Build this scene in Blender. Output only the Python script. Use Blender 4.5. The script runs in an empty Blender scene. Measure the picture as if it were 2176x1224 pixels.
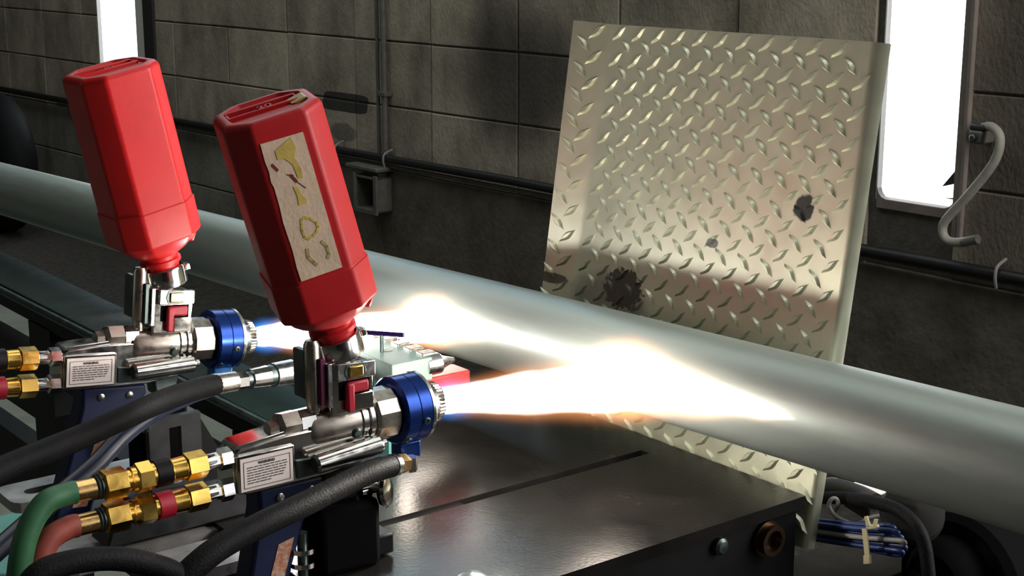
import bpy, math, random
from mathutils import Vector, Matrix
random.seed(7)
SC = bpy.context.scene
COL = SC.collection
R = math.radians

# ------------------------------------------------------------------ camera
# world axes: X = spraying direction of the guns, Y = along the pipe, Z = up
FPX, CXP, CYP = 3200.0, 1088.0, 612.0
TH = math.atan2(.792, .610)
PITCH = R(13.1)
CAM = Vector((0, 0, 1.15))
fw = Vector((math.cos(TH), math.sin(TH), 0))
RT = Vector((math.sin(TH), -math.cos(TH), 0))
FV = fw*math.cos(PITCH) - Vector((0, 0, 1))*math.sin(PITCH)
UV = Vector((0, 0, 1))*math.cos(PITCH) + fw*math.sin(PITCH)
cd = bpy.data.cameras.new('camera')
cam = bpy.data.objects.new('camera', cd)
COL.objects.link(cam)
cd.sensor_width = 36
cd.lens = FPX/2176*36
cd.clip_start = .02
cam.matrix_world = Matrix(((RT.x, UV.x, -FV.x, CAM.x), (RT.y, UV.y, -FV.y, CAM.y), (RT.z, UV.z, -FV.z, CAM.z), (0, 0, 0, 1)))
SC.camera = cam

def at(x, y, ax, v):
    """point of the sight line through photo pixel x,y on the world plane axis=v"""
    r = FV + RT*((x-CXP)/FPX) - UV*((y-CYP)/FPX)
    return CAM + r*((v-CAM[ax])/r[ax])
def proj(P):
    d = Vector(P)-CAM
    z = d.dot(FV)
    return CXP+FPX*d.dot(RT)/z, CYP-FPX*d.dot(UV)/z

# ------------------------------------------------------------------ world, lights, exposure
W = bpy.data.worlds.new('sky')
SC.world = W
W.use_nodes = True
bg = W.node_tree.nodes['Background']
bg.inputs['Color'].default_value = (.93, .97, 1, 1)
bg.inputs['Strength'].default_value = 4.0
SC.view_settings.view_transform = 'Standard'
SC.view_settings.look = 'None'
SC.view_settings.exposure = 0
SC.view_settings.gamma = 1
SC.view_settings.use_curve_mapping = False

def area(name, loc, target, sx, sy, radiance, col):
    l = bpy.data.lights.new(name, 'AREA')
    l.shape = 'RECTANGLE'
    l.size, l.size_y = sx, sy
    l.energy = radiance*math.pi*sx*sy
    l.color = col
    o = bpy.data.objects.new(name, l)
    COL.objects.link(o)
    o.location = loc
    o.rotation_euler = (Vector(target)-Vector(loc)).to_track_quat('-Z', 'Y').to_euler()
    return o
# unseen area lights without openings: added shop fill, then bay, clerestory and roof daylight
area('shop_fill', (-3.6, 4.6, 2.0), (0, 4.6, 2.0), 4.4, 2.2, .25, (1, .97, .86))  # added fill for the plate and reflections; no door is built here
area('bay_daylight', (2.40, -.35, 1.65), (.6, .5, 1.3), 1.7, 2.0, 8.5, (1, .96, .92))
area('clerestory_daylight', (2.44, 4.4, 2.38), (0, 4.4, 2.0), 2.6, .65, 4.0, (.62, .83, 1))
area('rooflight', (1.35, 2.9, 3.3), (1.35, 2.9, 0), 1.1, 6.0, 1.7, (.93, 1, .95))

# ------------------------------------------------------------------ materials
def mat(name, col, rough=.5, metal=0, var=.0, vs=40, bump=0, bs=200, spec=.5, coat=0, rvar=0, col2=None, stretch=None, vcoord='Object'):
    m = bpy.data.materials.new(name)
    m.use_nodes = True
    nt = m.node_tree
    p = nt.nodes['Principled BSDF']
    p.inputs['Base Color'].default_value = (*col, 1)
    p.inputs['Roughness'].default_value = rough
    p.inputs['Metallic'].default_value = metal
    p.inputs['Specular IOR Level'].default_value = spec
    p.inputs['Coat Weight'].default_value = coat
    if var or bump or rvar or col2:
        tc = nt.nodes.new('ShaderNodeTexCoord')
        src = nt.nodes.new('ShaderNodeNewGeometry').outputs['Position'] if vcoord == 'World' else tc.outputs[vcoord]
        if stretch:
            mp = nt.nodes.new('ShaderNodeMapping')
            mp.inputs['Scale'].default_value = stretch
            nt.links.new(src, mp.inputs[0])
            src = mp.outputs[0]
        n = nt.nodes.new('ShaderNodeTexNoise')
        n.inputs['Scale'].default_value = vs
        n.inputs['Detail'].default_value = 6
        n.inputs['Roughness'].default_value = .65
        nt.links.new(src, n.inputs['Vector'])
        if var or col2:
            rp = nt.nodes.new('ShaderNodeValToRGB')
            rp.color_ramp.elements[0].position = .32
            rp.color_ramp.elements[1].position = .72
            c2 = col2 or tuple(min(1, c*(1+var)) for c in col)
            c1 = col if col2 else tuple(c*(1-var) for c in col)
            rp.color_ramp.elements[0].color = (*c1, 1)
            rp.color_ramp.elements[1].color = (*c2, 1)
            nt.links.new(n.outputs[0], rp.inputs[0])
            nt.links.new(rp.outputs[0], p.inputs['Base Color'])
        if rvar:
            mr = nt.nodes.new('ShaderNodeMapRange')
            mr.inputs[1].default_value = .3
            mr.inputs[2].default_value = .7
            mr.inputs[3].default_value = max(.02, rough-rvar)
            mr.inputs[4].default_value = min(1, rough+rvar)
            nt.links.new(n.outputs[0], mr.inputs[0])
            nt.links.new(mr.outputs[0], p.inputs['Roughness'])
        if bump:
            n2 = nt.nodes.new('ShaderNodeTexNoise')
            n2.inputs['Scale'].default_value = bs
            n2.inputs['Detail'].default_value = 4
            nt.links.new(src, n2.inputs['Vector'])
            b = nt.nodes.new('ShaderNodeBump')
            b.inputs['Strength'].default_value = bump
            b.inputs['Distance'].default_value = .004
            nt.links.new(n2.outputs[0], b.inputs['Height'])
            nt.links.new(b.outputs[0], p.inputs['Normal'])
    return m

def stain_or_shade(m, blobs):
    """soot, paint marks or painted-in shade: (centre, axes u/v, half sizes, colour, noise scale, noise amount, softness)"""
    nt = m.node_tree
    p = nt.nodes['Principled BSDF']
    geo = nt.nodes.new('ShaderNodeNewGeometry')
    for (c, u, v, hu, hv, col, ns, na, soft, amt, *pw_) in blobs:
        pw = pw_[0] if pw_ else 2.2
        sub = nt.nodes.new('ShaderNodeVectorMath'); sub.operation = 'SUBTRACT'
        nt.links.new(geo.outputs['Position'], sub.inputs[0]); sub.inputs[1].default_value = c
        acc = []
        for ax, h in ((u, hu), (v, hv)):
            d = nt.nodes.new('ShaderNodeVectorMath'); d.operation = 'DOT_PRODUCT'
            nt.links.new(sub.outputs[0], d.inputs[0]); d.inputs[1].default_value = tuple(Vector(ax).normalized()/h)
            q = nt.nodes.new('ShaderNodeMath'); q.operation = 'POWER'
            a = nt.nodes.new('ShaderNodeMath'); a.operation = 'ABSOLUTE'
            nt.links.new(d.outputs['Value'], a.inputs[0]); nt.links.new(a.outputs[0], q.inputs[0]); q.inputs[1].default_value = pw
            acc.append(q)
        s = nt.nodes.new('ShaderNodeMath'); s.operation = 'ADD'
        nt.links.new(acc[0].outputs[0], s.inputs[0]); nt.links.new(acc[1].outputs[0], s.inputs[1])
        n = nt.nodes.new('ShaderNodeTexNoise'); n.inputs['Scale'].default_value = ns; n.inputs['Detail'].default_value = 5
        nt.links.new(geo.outputs['Position'], n.inputs['Vector'])
        mu = nt.nodes.new('ShaderNodeMath'); mu.operation = 'MULTIPLY_ADD'
        nt.links.new(n.outputs[0], mu.inputs[0]); mu.inputs[1].default_value = na; nt.links.new(s.outputs[0], mu.inputs[2])
        mr = nt.nodes.new('ShaderNodeMapRange'); mr.interpolation_type = 'SMOOTHSTEP'
        mr.inputs[1].default_value = 1+na*.5-soft; mr.inputs[2].default_value = 1+na*.5+soft
        mr.inputs[3].default_value = amt; mr.inputs[4].default_value = 0
        nt.links.new(mu.outputs[0], mr.inputs[0])
        mx = nt.nodes.new('ShaderNodeMix'); mx.data_type = 'RGBA'
        nt.links.new(mr.outputs[0], mx.inputs['Factor'])
        bc = p.inputs['Base Color']
        if bc.is_linked:
            nt.links.new(bc.links[0].from_socket, mx.inputs[6])
        else:
            mx.inputs[6].default_value = bc.default_value
        mx.inputs[7].default_value = (*col, 1)
        nt.links.new(mx.outputs[2], bc)
        if p.inputs['Metallic'].default_value > .5 or p.inputs['Metallic'].is_linked:
            mm = nt.nodes.new('ShaderNodeMath'); mm.operation = 'MULTIPLY_ADD'
            nt.links.new(mr.outputs[0], mm.inputs[0]); mm.inputs[1].default_value = -.9
            if p.inputs['Metallic'].is_linked:
                nt.links.new(p.inputs['Metallic'].links[0].from_socket, mm.inputs[2])
            else:
                mm.inputs[2].default_value = p.inputs['Metallic'].default_value
            mm.use_clamp = True
            nt.links.new(mm.outputs[0], p.inputs['Metallic'])

M = {}
M['red'] = mat('red_plastic', (.60, .012, .014), .38, var=.10, vs=18, spec=.45, bump=.05, bs=90)
M['red2'] = mat('red_plastic_dusty', (.46, .012, .016), .42, var=.14, vs=16, spec=.4, bump=.05, bs=90)
M['chrome'] = mat('chrome', (.62, .60, .57), .16, 1, rvar=.08, vs=60)
M['nickel'] = mat('nickel', (.55, .50, .44), .30, 1, rvar=.08, vs=80, var=.1)
M['steel'] = mat('steel', (.50, .50, .50), .28, 1, rvar=.1, vs=90, var=.12)
M['dsteel'] = mat('dark_steel', (.12, .155, .15), .38, .9, rvar=.1, vs=60, var=.2)
M['brass'] = mat('brass', (.80, .50, .12), .24, 1, rvar=.08, vs=70, var=.12)
M['copper'] = mat('copper_pipe', (.66, .42, .17), .25, 1, rvar=.08, vs=70)
M['blue'] = mat('blue_anodised', (.012, .045, .24), .28, .75, rvar=.02, vs=60)
M['bluebright'] = mat('blue_tab', (.01, .16, .55), .4)
M['navy'] = mat('navy_plastic', (.007, .014, .055), .5, var=.2, vs=50, spec=.35)
M['rubber'] = mat('black_rubber', (.008, .008, .009), .60, var=.3, vs=120, bump=.2, bs=500, spec=.12)
M['rubberblue'] = mat('blue_black_rubber', (.012, .02, .05), .38, var=.3, vs=80)
M['green'] = mat('green_hose', (.035, .14, .06), .5, var=.2, vs=60)
M['redhose'] = mat('red_hose', (.33, .065, .045), .5, var=.2, vs=60)
M['redband'] = mat('red_band', (.42, .01, .03), .45)
M['black'] = mat('black_paint', (.004, .004, .0045), .5, var=.3, vs=60, spec=.2)
M['blackmatte'] = mat('black_leather', (.002, .002, .0025), .9, spec=.08)
M['iron'] = mat('dark_iron', (.028, .029, .032), .42, .3, var=.3, vs=50, rvar=.1)
M['greyplate'] = mat('grey_plate', (.38, .38, .38), .34, .6, var=.2, vs=40, rvar=.12)
M['bedgreen'] = mat('green_bed_paint', (.014, .032, .028), .5, var=.3, vs=14, rvar=.1, spec=.15)
M['teal'] = mat('teal_paint', (.10, .32, .27), .5, var=.15, vs=20)
M['manifold'] = mat('pale_green_metal', (.30, .42, .36), .42, .15, var=.1, vs=40)
M['manifoldside'] = M['manifold']
M['dullred'] = mat('dull_red', (.40, .04, .04), .5, var=.15, vs=60)
M['paper'] = mat('label_paper', (.86, .76, .72), .6, var=.04, vs=60)
M['ink'] = mat('label_ink', (.06, .05, .05), .7)
M['tape'] = mat('masking_tape', (.68, .51, .37), .75, var=.1, vs=60, bump=.1, bs=300)
M['yellow'] = mat('yellow_mark', (.60, .43, .10), .7, var=.22, vs=120)
M['ochre'] = mat('ochre_mark', (.42, .33, .14), .7, var=.3, vs=150)
M['darkmark'] = mat('dark_red_mark', (.16, .02, .01), .6)
M['yellowtape'] = mat('yellow_tape', (.55, .50, .20), .6)
M['orange'] = mat('orange_print', (.40, .07, .01), .6, col2=(.62, .5, .38), vs=220)
M['whitetag'] = mat('white_tag', (.85, .85, .84), .5)
M['purple'] = mat('purple_metal', (.07, .03, .22), .3, .8)
M['greycable'] = mat('grey_cable', (.24, .24, .23), .5)
M['palehose'] = mat('pale_grey_hose', (.36, .345, .30), .6, var=.15, vs=40)
M['bluecable'] = mat('blue_cable', (.012, .028, .13), .4)
M['ziptie'] = mat('nylon_tie', (.52, .49, .30), .4)
M['brownduct'] = mat('brown_duct', (.035, .026, .024), .6, var=.2, vs=40)
M['trim'] = mat('window_frame', (.24, .20, .18), .6, var=.2, vs=20)
M['darktrim'] = mat('dark_frame', (.035, .032, .034), .6)
M['conduit'] = mat('painted_conduit', (.13, .125, .11), .55, var=.25, vs=40)
M['blackpipe'] = mat('black_pipe', (.012, .012, .013), .5, var=.3, vs=40)
M['mortar'] = mat('mortar', (.10, .092, .08), .95, var=.3, vs=40, bump=.4, bs=120)
M['floor'] = mat('concrete_floor', (.25, .27, .22), .8, col2=(.17, .17, .14), vs=6, bump=.3, bs=60)
M['gravel'] = mat('dirt_and_chips', (.010, .009, .008), .95, col2=(.06, .05, .038), vs=55, bump=.8, bs=70)
M['shell'] = mat('shop_wall', (.055, .05, .045), .9, var=.2, vs=3)
M['ceil'] = mat('ceiling_paint', (.25, .25, .23), .9)

# pipe: sprayed satin metal with fine lengthwise grain
M['pipe'] = mat('satin_pipe', (.37, .42, .39), .44, .45, var=.04, vs=30, rvar=.06, stretch=(6, 6, .5), bump=.05, bs=900)
# table: black mill-scale plate with pale scuffs
M['table'] = mat('black_table_plate', (.0045, .0042, .004), .25, 0, col2=(.013, .012, .011), vs=14, rvar=.035, spec=.32, bump=.06, bs=260)
# wall block
M['block'] = mat('concrete_block', (.21, .185, .145), .93, col2=(.56, .49, .39), vs=5.5, bump=.7, bs=110, vcoord='World', stretch=(1, 1, .6))
M['blockdark'] = mat('grimy_block', (.11, .102, .088), .93, col2=(.30, .285, .245), vs=6, bump=.7, bs=110, vcoord='World', stretch=(1, 1, .6))
M['plaster'] = mat('dark_render', (.07, .063, .052), .95, col2=(.17, .15, .12), vs=9, bump=.6, bs=60, vcoord='World')
# tread plate
M['alu'] = mat('aluminium_tread', (.72, .73, .56), .40, .8, var=.06, vs=25, rvar=.05, bump=.03, bs=60)

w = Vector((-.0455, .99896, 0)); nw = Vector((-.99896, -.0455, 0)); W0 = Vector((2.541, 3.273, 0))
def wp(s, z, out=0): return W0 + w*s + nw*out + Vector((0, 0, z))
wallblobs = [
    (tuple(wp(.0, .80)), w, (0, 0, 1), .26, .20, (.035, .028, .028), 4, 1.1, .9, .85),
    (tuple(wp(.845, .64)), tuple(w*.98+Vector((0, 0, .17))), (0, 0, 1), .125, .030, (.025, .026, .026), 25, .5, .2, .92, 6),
    (tuple(wp(-2.0, .75)), w, (0, 0, 1), .60, .8, (.07, .055, .047), 4, .7, .35, .75),  # dimmer wall right of the window, shade painted into the block colour
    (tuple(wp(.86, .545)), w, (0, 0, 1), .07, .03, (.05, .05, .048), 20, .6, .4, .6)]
def blocktone(m, amt):
    nt = m.node_tree; p = nt.nodes['Principled BSDF']; bc = p.inputs['Base Color']
    oi = nt.nodes.new('ShaderNodeObjectInfo'); mr = nt.nodes.new('ShaderNodeMapRange')
    mr.inputs[3].default_value = 1-amt; mr.inputs[4].default_value = 1+amt
    nt.links.new(oi.outputs['Random'], mr.inputs[0])
    vm = nt.nodes.new('ShaderNodeVectorMath'); vm.operation = 'SCALE'
    nt.links.new(bc.links[0].from_socket, vm.inputs[0]); nt.links.new(mr.outputs[0], vm.inputs['Scale']); nt.links.new(vm.outputs[0], bc)
blocktone(M['block'], .16); blocktone(M['blockdark'], .2)
stain_or_shade(M['block'], wallblobs)
PZ = .6457
def pplane(x, y):
    n = Vector((1, 0, -.18)); r = FV + RT*((x-CXP)/FPX) - UV*((y-CYP)/FPX)
    return CAM + r*((Vector((1.03, 0, PZ))-CAM).dot(n)/r.dot(n))
pv = Vector((.177, 0, .984))
stain_or_shade(M['alu'], [
    (tuple(pplane(1703, 440)), (0, 1, 0), pv, .0125, .0125, (.012, .012, .013), 130, 1.6, .25, .97),
    (tuple(pplane(1318, 615)), (0, 1, 0), pv, .030, .022, (.03, .025, .02), 190, 2.6, .18, .85),
    (tuple(pplane(1285, 650)), (0, 1, 0), pv, .06, .035, (.12, .09, .07), 40, 1.2, .6, .5),
    (tuple(pplane(1508, 516)), (0, 1, 0), pv, .008, .005, (.03, .03, .05), 200, .9, .3, .8),
    (tuple(pplane(1180, 590)), (0, 1, 0), pv, .02, .006, (.06, .05, .04), 90, .8, .3, .8)])

# ------------------------------------------------------------------ mesh helpers
class MB:
    def __init__(s): s.v = []; s.f = []
    def add(s, vs, fs, T=None):
        b = len(s.v)
        s.v += [tuple(T @ Vector(q)) if T else tuple(q) for q in vs]
        s.f += [tuple(i+b for i in q) for q in fs]
        return s
    def box(s, c, d, T=None, rot=None):
        x, y, z = (k/2 for k in d)
        vs = [Vector((sx*x, sy*y, sz*z)) for sx in (-1, 1) for sy in (-1, 1) for sz in (-1, 1)]
        if rot: vs = [rot @ q for q in vs]
        vs = [q+Vector(c) for q in vs]
        return s.add(vs, [(0, 1, 3, 2), (4, 6, 7, 5), (0, 4, 5, 1), (2, 3, 7, 6), (0, 2, 6, 4), (1, 5, 7, 3)], T)
    def bb(s, a, b, T=None):
        return s.box([(p+q)/2 for p, q in zip(a, b)], [abs(q-p) for p, q in zip(a, b)], T)
    def lathe(s, prof, A, D, n=28, ph=0, gear=0, T=None):
        D = Vector(D).normalized(); A = Vector(A)
        u = D.orthogonal() if abs(D.z) > .99 else Vector((0, 0, 1)) - D*D.z
        u.normalize(); v = D.cross(u)
        vs = []; fs = []
        for (t, r) in prof:
            for i in range(n):
                a = ph+2*math.pi*i/n
                rr = r*(1-gear*(i % 2))
                vs.append(A+D*t+u*(rr*math.cos(a))+v*(rr*math.sin(a)))
        for k in range(len(prof)-1):
            for i in range(n):
                j = (i+1) % n
                fs.append((k*n+i, k*n+j, k*n+n+j, k*n+n+i))
        if prof[0][1] > 1e-6: fs.append(tuple(reversed(range(n))))
        if prof[-1][1] > 1e-6: fs.append(tuple((len(prof)-1)*n+i for i in range(n)))
        return s.add(vs, fs, T)
    def prism(s, poly, y0, y1, T=None):
        """polygon in x,z swept along y"""
        n = len(poly)
        vs = [(x, y0, z) for x, z in poly]+[(x, y1, z) for x, z in poly]
        fs = [tuple(range(n)), tuple(reversed(range(n, 2*n)))]+[(i, n+i, n+(i+1) % n, (i+1) % n) for i in range(n)]
        return s.add(vs, fs, T)
    def slab(s, pts, thick, T=None):
        """planar polygon (3D points) thickened along its normal"""
        P = [Vector(q) for q in pts]; n = len(P)
        N = (P[1]-P[0]).cross(P[2]-P[1]).normalized()*thick
        vs = P+[q+N for q in P]
        fs = [tuple(reversed(range(n))), tuple(range(n, 2*n))]+[(i, (i+1) % n, n+(i+1) % n, n+i) for i in range(n)]
        return s.add(vs, fs, T)
    def sweep(s, pts, r, n=14, sub=8, rf=None, T=None, closed=False):
        P = [Vector(q) for q in pts]
        if sub > 1:
            Q = []
            m = len(P)
            for i in range(m if closed else m-1):
                if closed: p0, p1, p2, p3 = P[i-1], P[i], P[(i+1) % m], P[(i+2) % m]
                else: p0, p1, p2, p3 = P[max(0, i-1)], P[i], P[i+1], P[min(m-1, i+2)]
                for k in range(sub):
                    t = k/sub
                    Q.append(.5*((2*p1)+(p2-p0)*t+(2*p0-5*p1+4*p2-p3)*t*t+(3*p1-p0-3*p2+p3)*t*t*t))
            if not closed: Q.append(P[-1])
            P = Q
        m = len(P); u = None; vs = []; fs = []
        for i, q in enumerate(P):
            if closed: d = (P[(i+1) % m]-P[i-1]).normalized()
            else: d = (P[min(m-1, i+1)]-P[max(0, i-1)]).normalized()
            if u is None: u = d.orthogonal().normalized()
            u = (u-d*u.dot(d)).normalized(); v = d.cross(u)
            rr = rf(i/(m-1), i) if rf else r
            for k in range(n):
                a = 2*math.pi*k/n
                vs.append(q+u*(rr*math.cos(a))+v*(rr*math.sin(a)))
        for i in range(m if closed else m-1):
            j = (i+1) % m
            for k in range(n):
                l = (k+1) % n
                fs.append((i*n+k, i*n+l, j*n+l, j*n+k))
        if not closed:
            fs.append(tuple(reversed(range(n)))); fs.append(tuple((m-1)*n+k for k in range(n)))
        return s.add(vs, fs, T)
    def mesh(s, name, m, smooth=35):
        me = bpy.data.meshes.new(name)
        me.from_pydata([tuple(q) for q in s.v], [], s.f)
        import bmesh
        b = bmesh.new(); b.from_mesh(me)
        bmesh.ops.recalc_face_normals(b, faces=b.faces)
        b.to_mesh(me); b.free()
        me.materials.append(m)
        if smooth:
            for p in me.polygons: p.use_smooth = True
            me.set_sharp_from_angle(angle=R(smooth))
        return me

def link(name, data, parent=None):
    o = bpy.data.objects.new(name, data)
    COL.objects.link(o)
    if parent: o.parent = parent
    return o
def part(name, mb, m, parent=None, bevel=0, smooth=35, label=None):
    o = link(name, mb.mesh(name, M[m] if isinstance(m, str) else m, smooth), parent)
    if bevel:
        md = o.modifiers.new('bevel', 'BEVEL'); md.width = bevel; md.segments = 2; md.limit_method = 'ANGLE'; md.angle_limit = R(40)
    if label: o['label'] = label
    return o
def tag(o, label, cat, group=None):
    o['label'] = label; o['category'] = cat
    if group: o['group'] = group
    return o
def thing(name, label, cat, loc=(0, 0, 0), rot=None, group=None):
    o = link(name, None)
    o.location = loc
    o.empty_display_size = .02
    if rot is not None: o.rotation_euler = rot.to_euler()
    return tag(o, label, cat, group)
def struct(o): o['kind'] = 'structure'; return o

# ------------------------------------------------------------------ the setting
WR = (-1.395, -1.199, .598, 2.15)   # right window opening: s0,s1,z0,z1
WL = (2.255, 2.602, .598, 2.15)     # left window opening
TK = .22
TW = Matrix.Translation(W0) @ Matrix(((-nw.x, w.x, 0, 0), (-nw.y, w.y, 0, 0), (0, 0, 1, 0), (0, 0, 0, 1)))  # local x = into the wall, y = along it
mb = MB()
def wb(s0, s1, z0, z1): mb.bb((.007, s0, z0), (TK, s1, z1), TW)
SPL = .62
wb(-7, WR[0], 0, 3.4); wb(WR[1]+SPL, WL[0], 0, 3.4); wb(WL[1]+SPL, 9, 0, 3.4)
for q in (WR, WL): wb(q[0], q[1]+SPL, 0, q[2]-.15); wb(q[0], q[1]+SPL, q[3], 3.4)
for q in (WR, WL): mb.bb((.007, q[0], q[2]-.15), (.032, q[1]+SPL, q[2]-.001), TW); mb.bb((.007, q[1]+.001, q[2]-.001), (.016, q[1]+SPL, q[3]), TW)
wall = struct(part('wall_back', mb, 'mortar', smooth=0))
cache = {}
def blockmesh(wd, ht, m):
    k = (round(wd, 3), round(ht, 3), m)
    if k not in cache:
        b = MB(); g = .004
        x0, x1, y0, y1 = -wd/2, wd/2, -ht/2, ht/2
        c = .003
        fr = [(x0+c, y0+c), (x1-c, y0+c), (x1-c, y1-c), (x0+c, y1-c)]
        bk = [(x0, y0), (x1, y0), (x1, y1), (x0, y1)]
        vs = [(0, a, h) for a, h in fr]+[(c, a, h) for a, h in bk]+[(.016, a, h) for a, h in bk]
        fs = [(0, 1, 2, 3)]+[(i, (i+1) % 4, 4+(i+1) % 4, 4+i) for i in range(4)]+[(4+i, 4+(i+1) % 4, 8+(i+1) % 4, 8+i) for i in range(4)]
        b.add(vs, fs)
        cache[k] = b.mesh('block', M[m], 0)
    return cache[k]
J = .0038
for row in range(-4, 2):
    z0 = .845+.197*(row-0); z1 = z0+.197
    if z0 < -.2: continue
    z0 = max(z0, 0)
    for colm in range(-5, 12):
        a, b = colm*.393, (colm+1)*.393
        segs = [(a, b)]
        for q in (WR, WL):
            if z1 > q[2]+.02:
                ns = []
                for (p, r_) in segs:
                    if r_ <= q[0] or p >= q[1]: ns.append((p, r_))
                    else:
                        if p < q[0]-.02: ns.append((p, q[0]))
                        if r_ > q[1]+.02: ns.append((q[1], r_))
                segs = ns
        for (p, r_) in segs:
            zz0 = z0
            if z0 < .598 < z1 and any(p < q[1]-.01 and r_ > q[0]+.01 for q in (WR, WL)): pass
            wd, ht = r_-p-2*J*.6, z1-zz0-2*J*.6
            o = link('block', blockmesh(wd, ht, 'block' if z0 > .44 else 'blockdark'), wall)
            o.matrix_world = TW @ Matrix.Translation((random.uniform(-.0015, .0015), (p+r_)/2, (zz0+z1)/2)) @ Matrix.Rotation(R(random.uniform(-.25, .25)), 4, 'X')
# rendered plinth under the cable rail on the right half
part('render_coat', MB().bb((-.010, -7, 0), (.02, 1.02, .452), TW), 'plaster', wall, bevel=.004)

struct(part('floor', MB().bb((-4, -6, -.1), (4.5, 11, 0)), 'floor', smooth=0))
part('dirt_strip', MB().bb((1.74, -6, -.05), (2.6, 11, .006)), 'gravel', bpy.data.objects['floor'], smooth=0)
part('dirt_patch', MB().bb((-.5, -6, -.05), (1.7399, 2.3, .006)), 'gravel', bpy.data.objects['floor'], smooth=0)
struct(part('ceiling', MB().bb((-4, -6, 3.4), (3.2, 11, 3.5)), 'ceil', smooth=0))
struct(part('wall_front', MB().bb((-4.1, -6, 0), (-4, 11, 3.4)), 'shell', smooth=0))
struct(part('wall_left', MB().bb((-4, 11, 0), (3, 11.1, 3.4)), 'shell', smooth=0))
struct(part('wall_right', MB().bb((-4, -6.1, 0), (3.2, -6, 3.4)), 'shell', smooth=0))

glass = bpy.data.materials.new('window_glass')
glass.use_nodes = True
nt = glass.node_tree
nt.nodes.remove(nt.nodes['Principled BSDF'])
tr = nt.nodes.new('ShaderNodeBsdfTransparent'); gl = nt.nodes.new('ShaderNodeBsdfGlossy'); mx = nt.nodes.new('ShaderNodeMixShader')
gl.inputs['Roughness'].default_value = .05
mx.inputs[0].default_value = .06
nt.links.new(tr.outputs[0], mx.inputs[1]); nt.links.new(gl.outputs[0], mx.inputs[2]); nt.links.new(mx.outputs[0], nt.nodes['Material Output'].inputs[0])
M['glass'] = glass
M['reveal'] = mat('white_reveal_lit_post', (.75, .74, .72), .7)
for i, q in enumerate((WL, WR)):
    s0, s1, z0, z1 = q
    root = struct(link('window_%d' % (i+1), None))
    root.location = wp((s0+s1)/2, z0)
    T = root.matrix_basis.copy(); T = Matrix.Translation(-root.location) @ TW
    part('pane', MB().bb((.034, s0, z0-.14), (.037, s1+SPL, z1), T), 'glass', root, smooth=0)
    part('sill', MB().bb((.0, s0, z0-.02), (.030, s1, z0+.002), T), 'trim', root, bevel=.002)
    part('jamb', MB().bb((.0, s1-.002, z0), (.016, s1+.001, z1), T), 'reveal', root)
    part('frame_post', MB().bb((-.006, s0-(.07 if i == 0 else .014), z0-.06), (.05, s0+.002, z1), T), 'reveal' if i == 0 else 'trim', root, bevel=.003)  # left post paler: window light on it painted into its colour
    part('frame_edge', MB().bb((-.012, s0-.15 if i == 0 else s0-.026, z0-.06), (.01, s0-(.07 if i == 0 else .014), z1), T), 'darktrim' if i == 0 else 'trim', root, bevel=.003)
    # rounded lower corners of the opening
    for sa, sg in ((s0, 1), (s1, -1)):
        k = .03
        pts = [(sa, z0), (sa+sg*k, z0), (sa+sg*k*.45, z0+k*.18), (sa+sg*k*.18, z0+k*.45), (sa, z0+k)]
        part('corner_fillet', MB().prism([(a, h) for a, h in pts], -.016, .0, T @ Matrix(((0, -1, 0, 0), (1, 0, 0, 0), (0, 0, 1, 0), (0, 0, 0, 1)))), 'trim', root)
# unseen bars added around the area lights; the walls have no openings there
for nm, ln in (('window_3', 'bay_daylight'), ('window_4', 'clerestory_daylight'), ('window_5', 'rooflight'), ('light_frame_4', 'shop_fill')):
    lo = bpy.data.objects[ln]; sx, sy = lo.data.size/2, lo.data.size_y/2
    root = struct(link(nm, None)); root.location = lo.location; root.rotation_euler = lo.rotation_euler
    for c, d in (((-sx-.03, 0, 0), (.06, 2*sy+.12, .06)), ((sx+.03, 0, 0), (.06, 2*sy+.12, .06)), ((0, -sy-.03, 0), (2*sx, .06, .06)), ((0, sy+.03, 0), (2*sx, .06, .06))):
        part('frame_bar', MB().box(c, d), 'trim', root)
# dark scraps outside the lower corner of the right window
root = thing('film_scrap', 'dark torn scrap in the lower corner of the bright right window', 'scrap', wp(-1.355, .62))
T = Matrix.Translation(-root.location) @ TW
for pts in ([(-1.345, .640), (-1.393, .700), (-1.393, .652), (-1.378, .650)], [(-1.372, .634), (-1.386, .640), (-1.388, .630)], [(-1.352, .616), (-1.388, .621), (-1.388, .616)]):
    part('scrap_piece', MB().prism(pts, -.030, -.026, T @ Matrix(((0, -1, 0, 0), (1, 0, 0, 0), (0, 0, 1, 0), (0, 0, 0, 1)))), 'darktrim', root)

# wall services
def wsw(name, pts, r, m, label, cat, n=12, sub=1, group=None):
    base = wp(*pts[0][:2], pts[0][2])
    o = part(name, MB().sweep([wp(*q)-base for q in pts], r, n, sub), m)
    o.location = base
    return tag(o, label, cat, group)
wsw('cable_pipe', [(-2.2, .490, .026), (-1.1, .487, .026), (.0, .495, .026), (1.2, .487, .026), (2.2, .483, .026), (4.4, .478, .026)], .0125, 'blackpipe', 'black pipe running the length of the block wall', 'pipe')
wsw('thin_conduit', [(-2.2, .466, .018), (.3, .469, .018), (1.3, .465, .018), (2.3, .461, .018), (3.0, .458, .018)], .0065, 'conduit', 'thin grey conduit just below the long black wall pipe', 'conduit')
for (s, lab) in ((.585, 'pale pipe clip right of the vertical conduits'), (.85, 'pale pipe clip left of the vertical conduits'), (2.01, 'pale pipe clip on the wall between the two red bottles'), (-1.527, 'pale pipe clip at the far right, under the bent hose')):
    b = wp(s, .485, .03)
    o = part('pipe_clip', MB().sweep([wp(s, .518, .006)-b, wp(s, .506, .036)-b, wp(s, .484, .041)-b, wp(s, .462, .034)-b], .0035, 8, 5), 'greycable')
    o.location = b
    tag(o, lab, 'clip', 'clips on the wall pipe')
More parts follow.
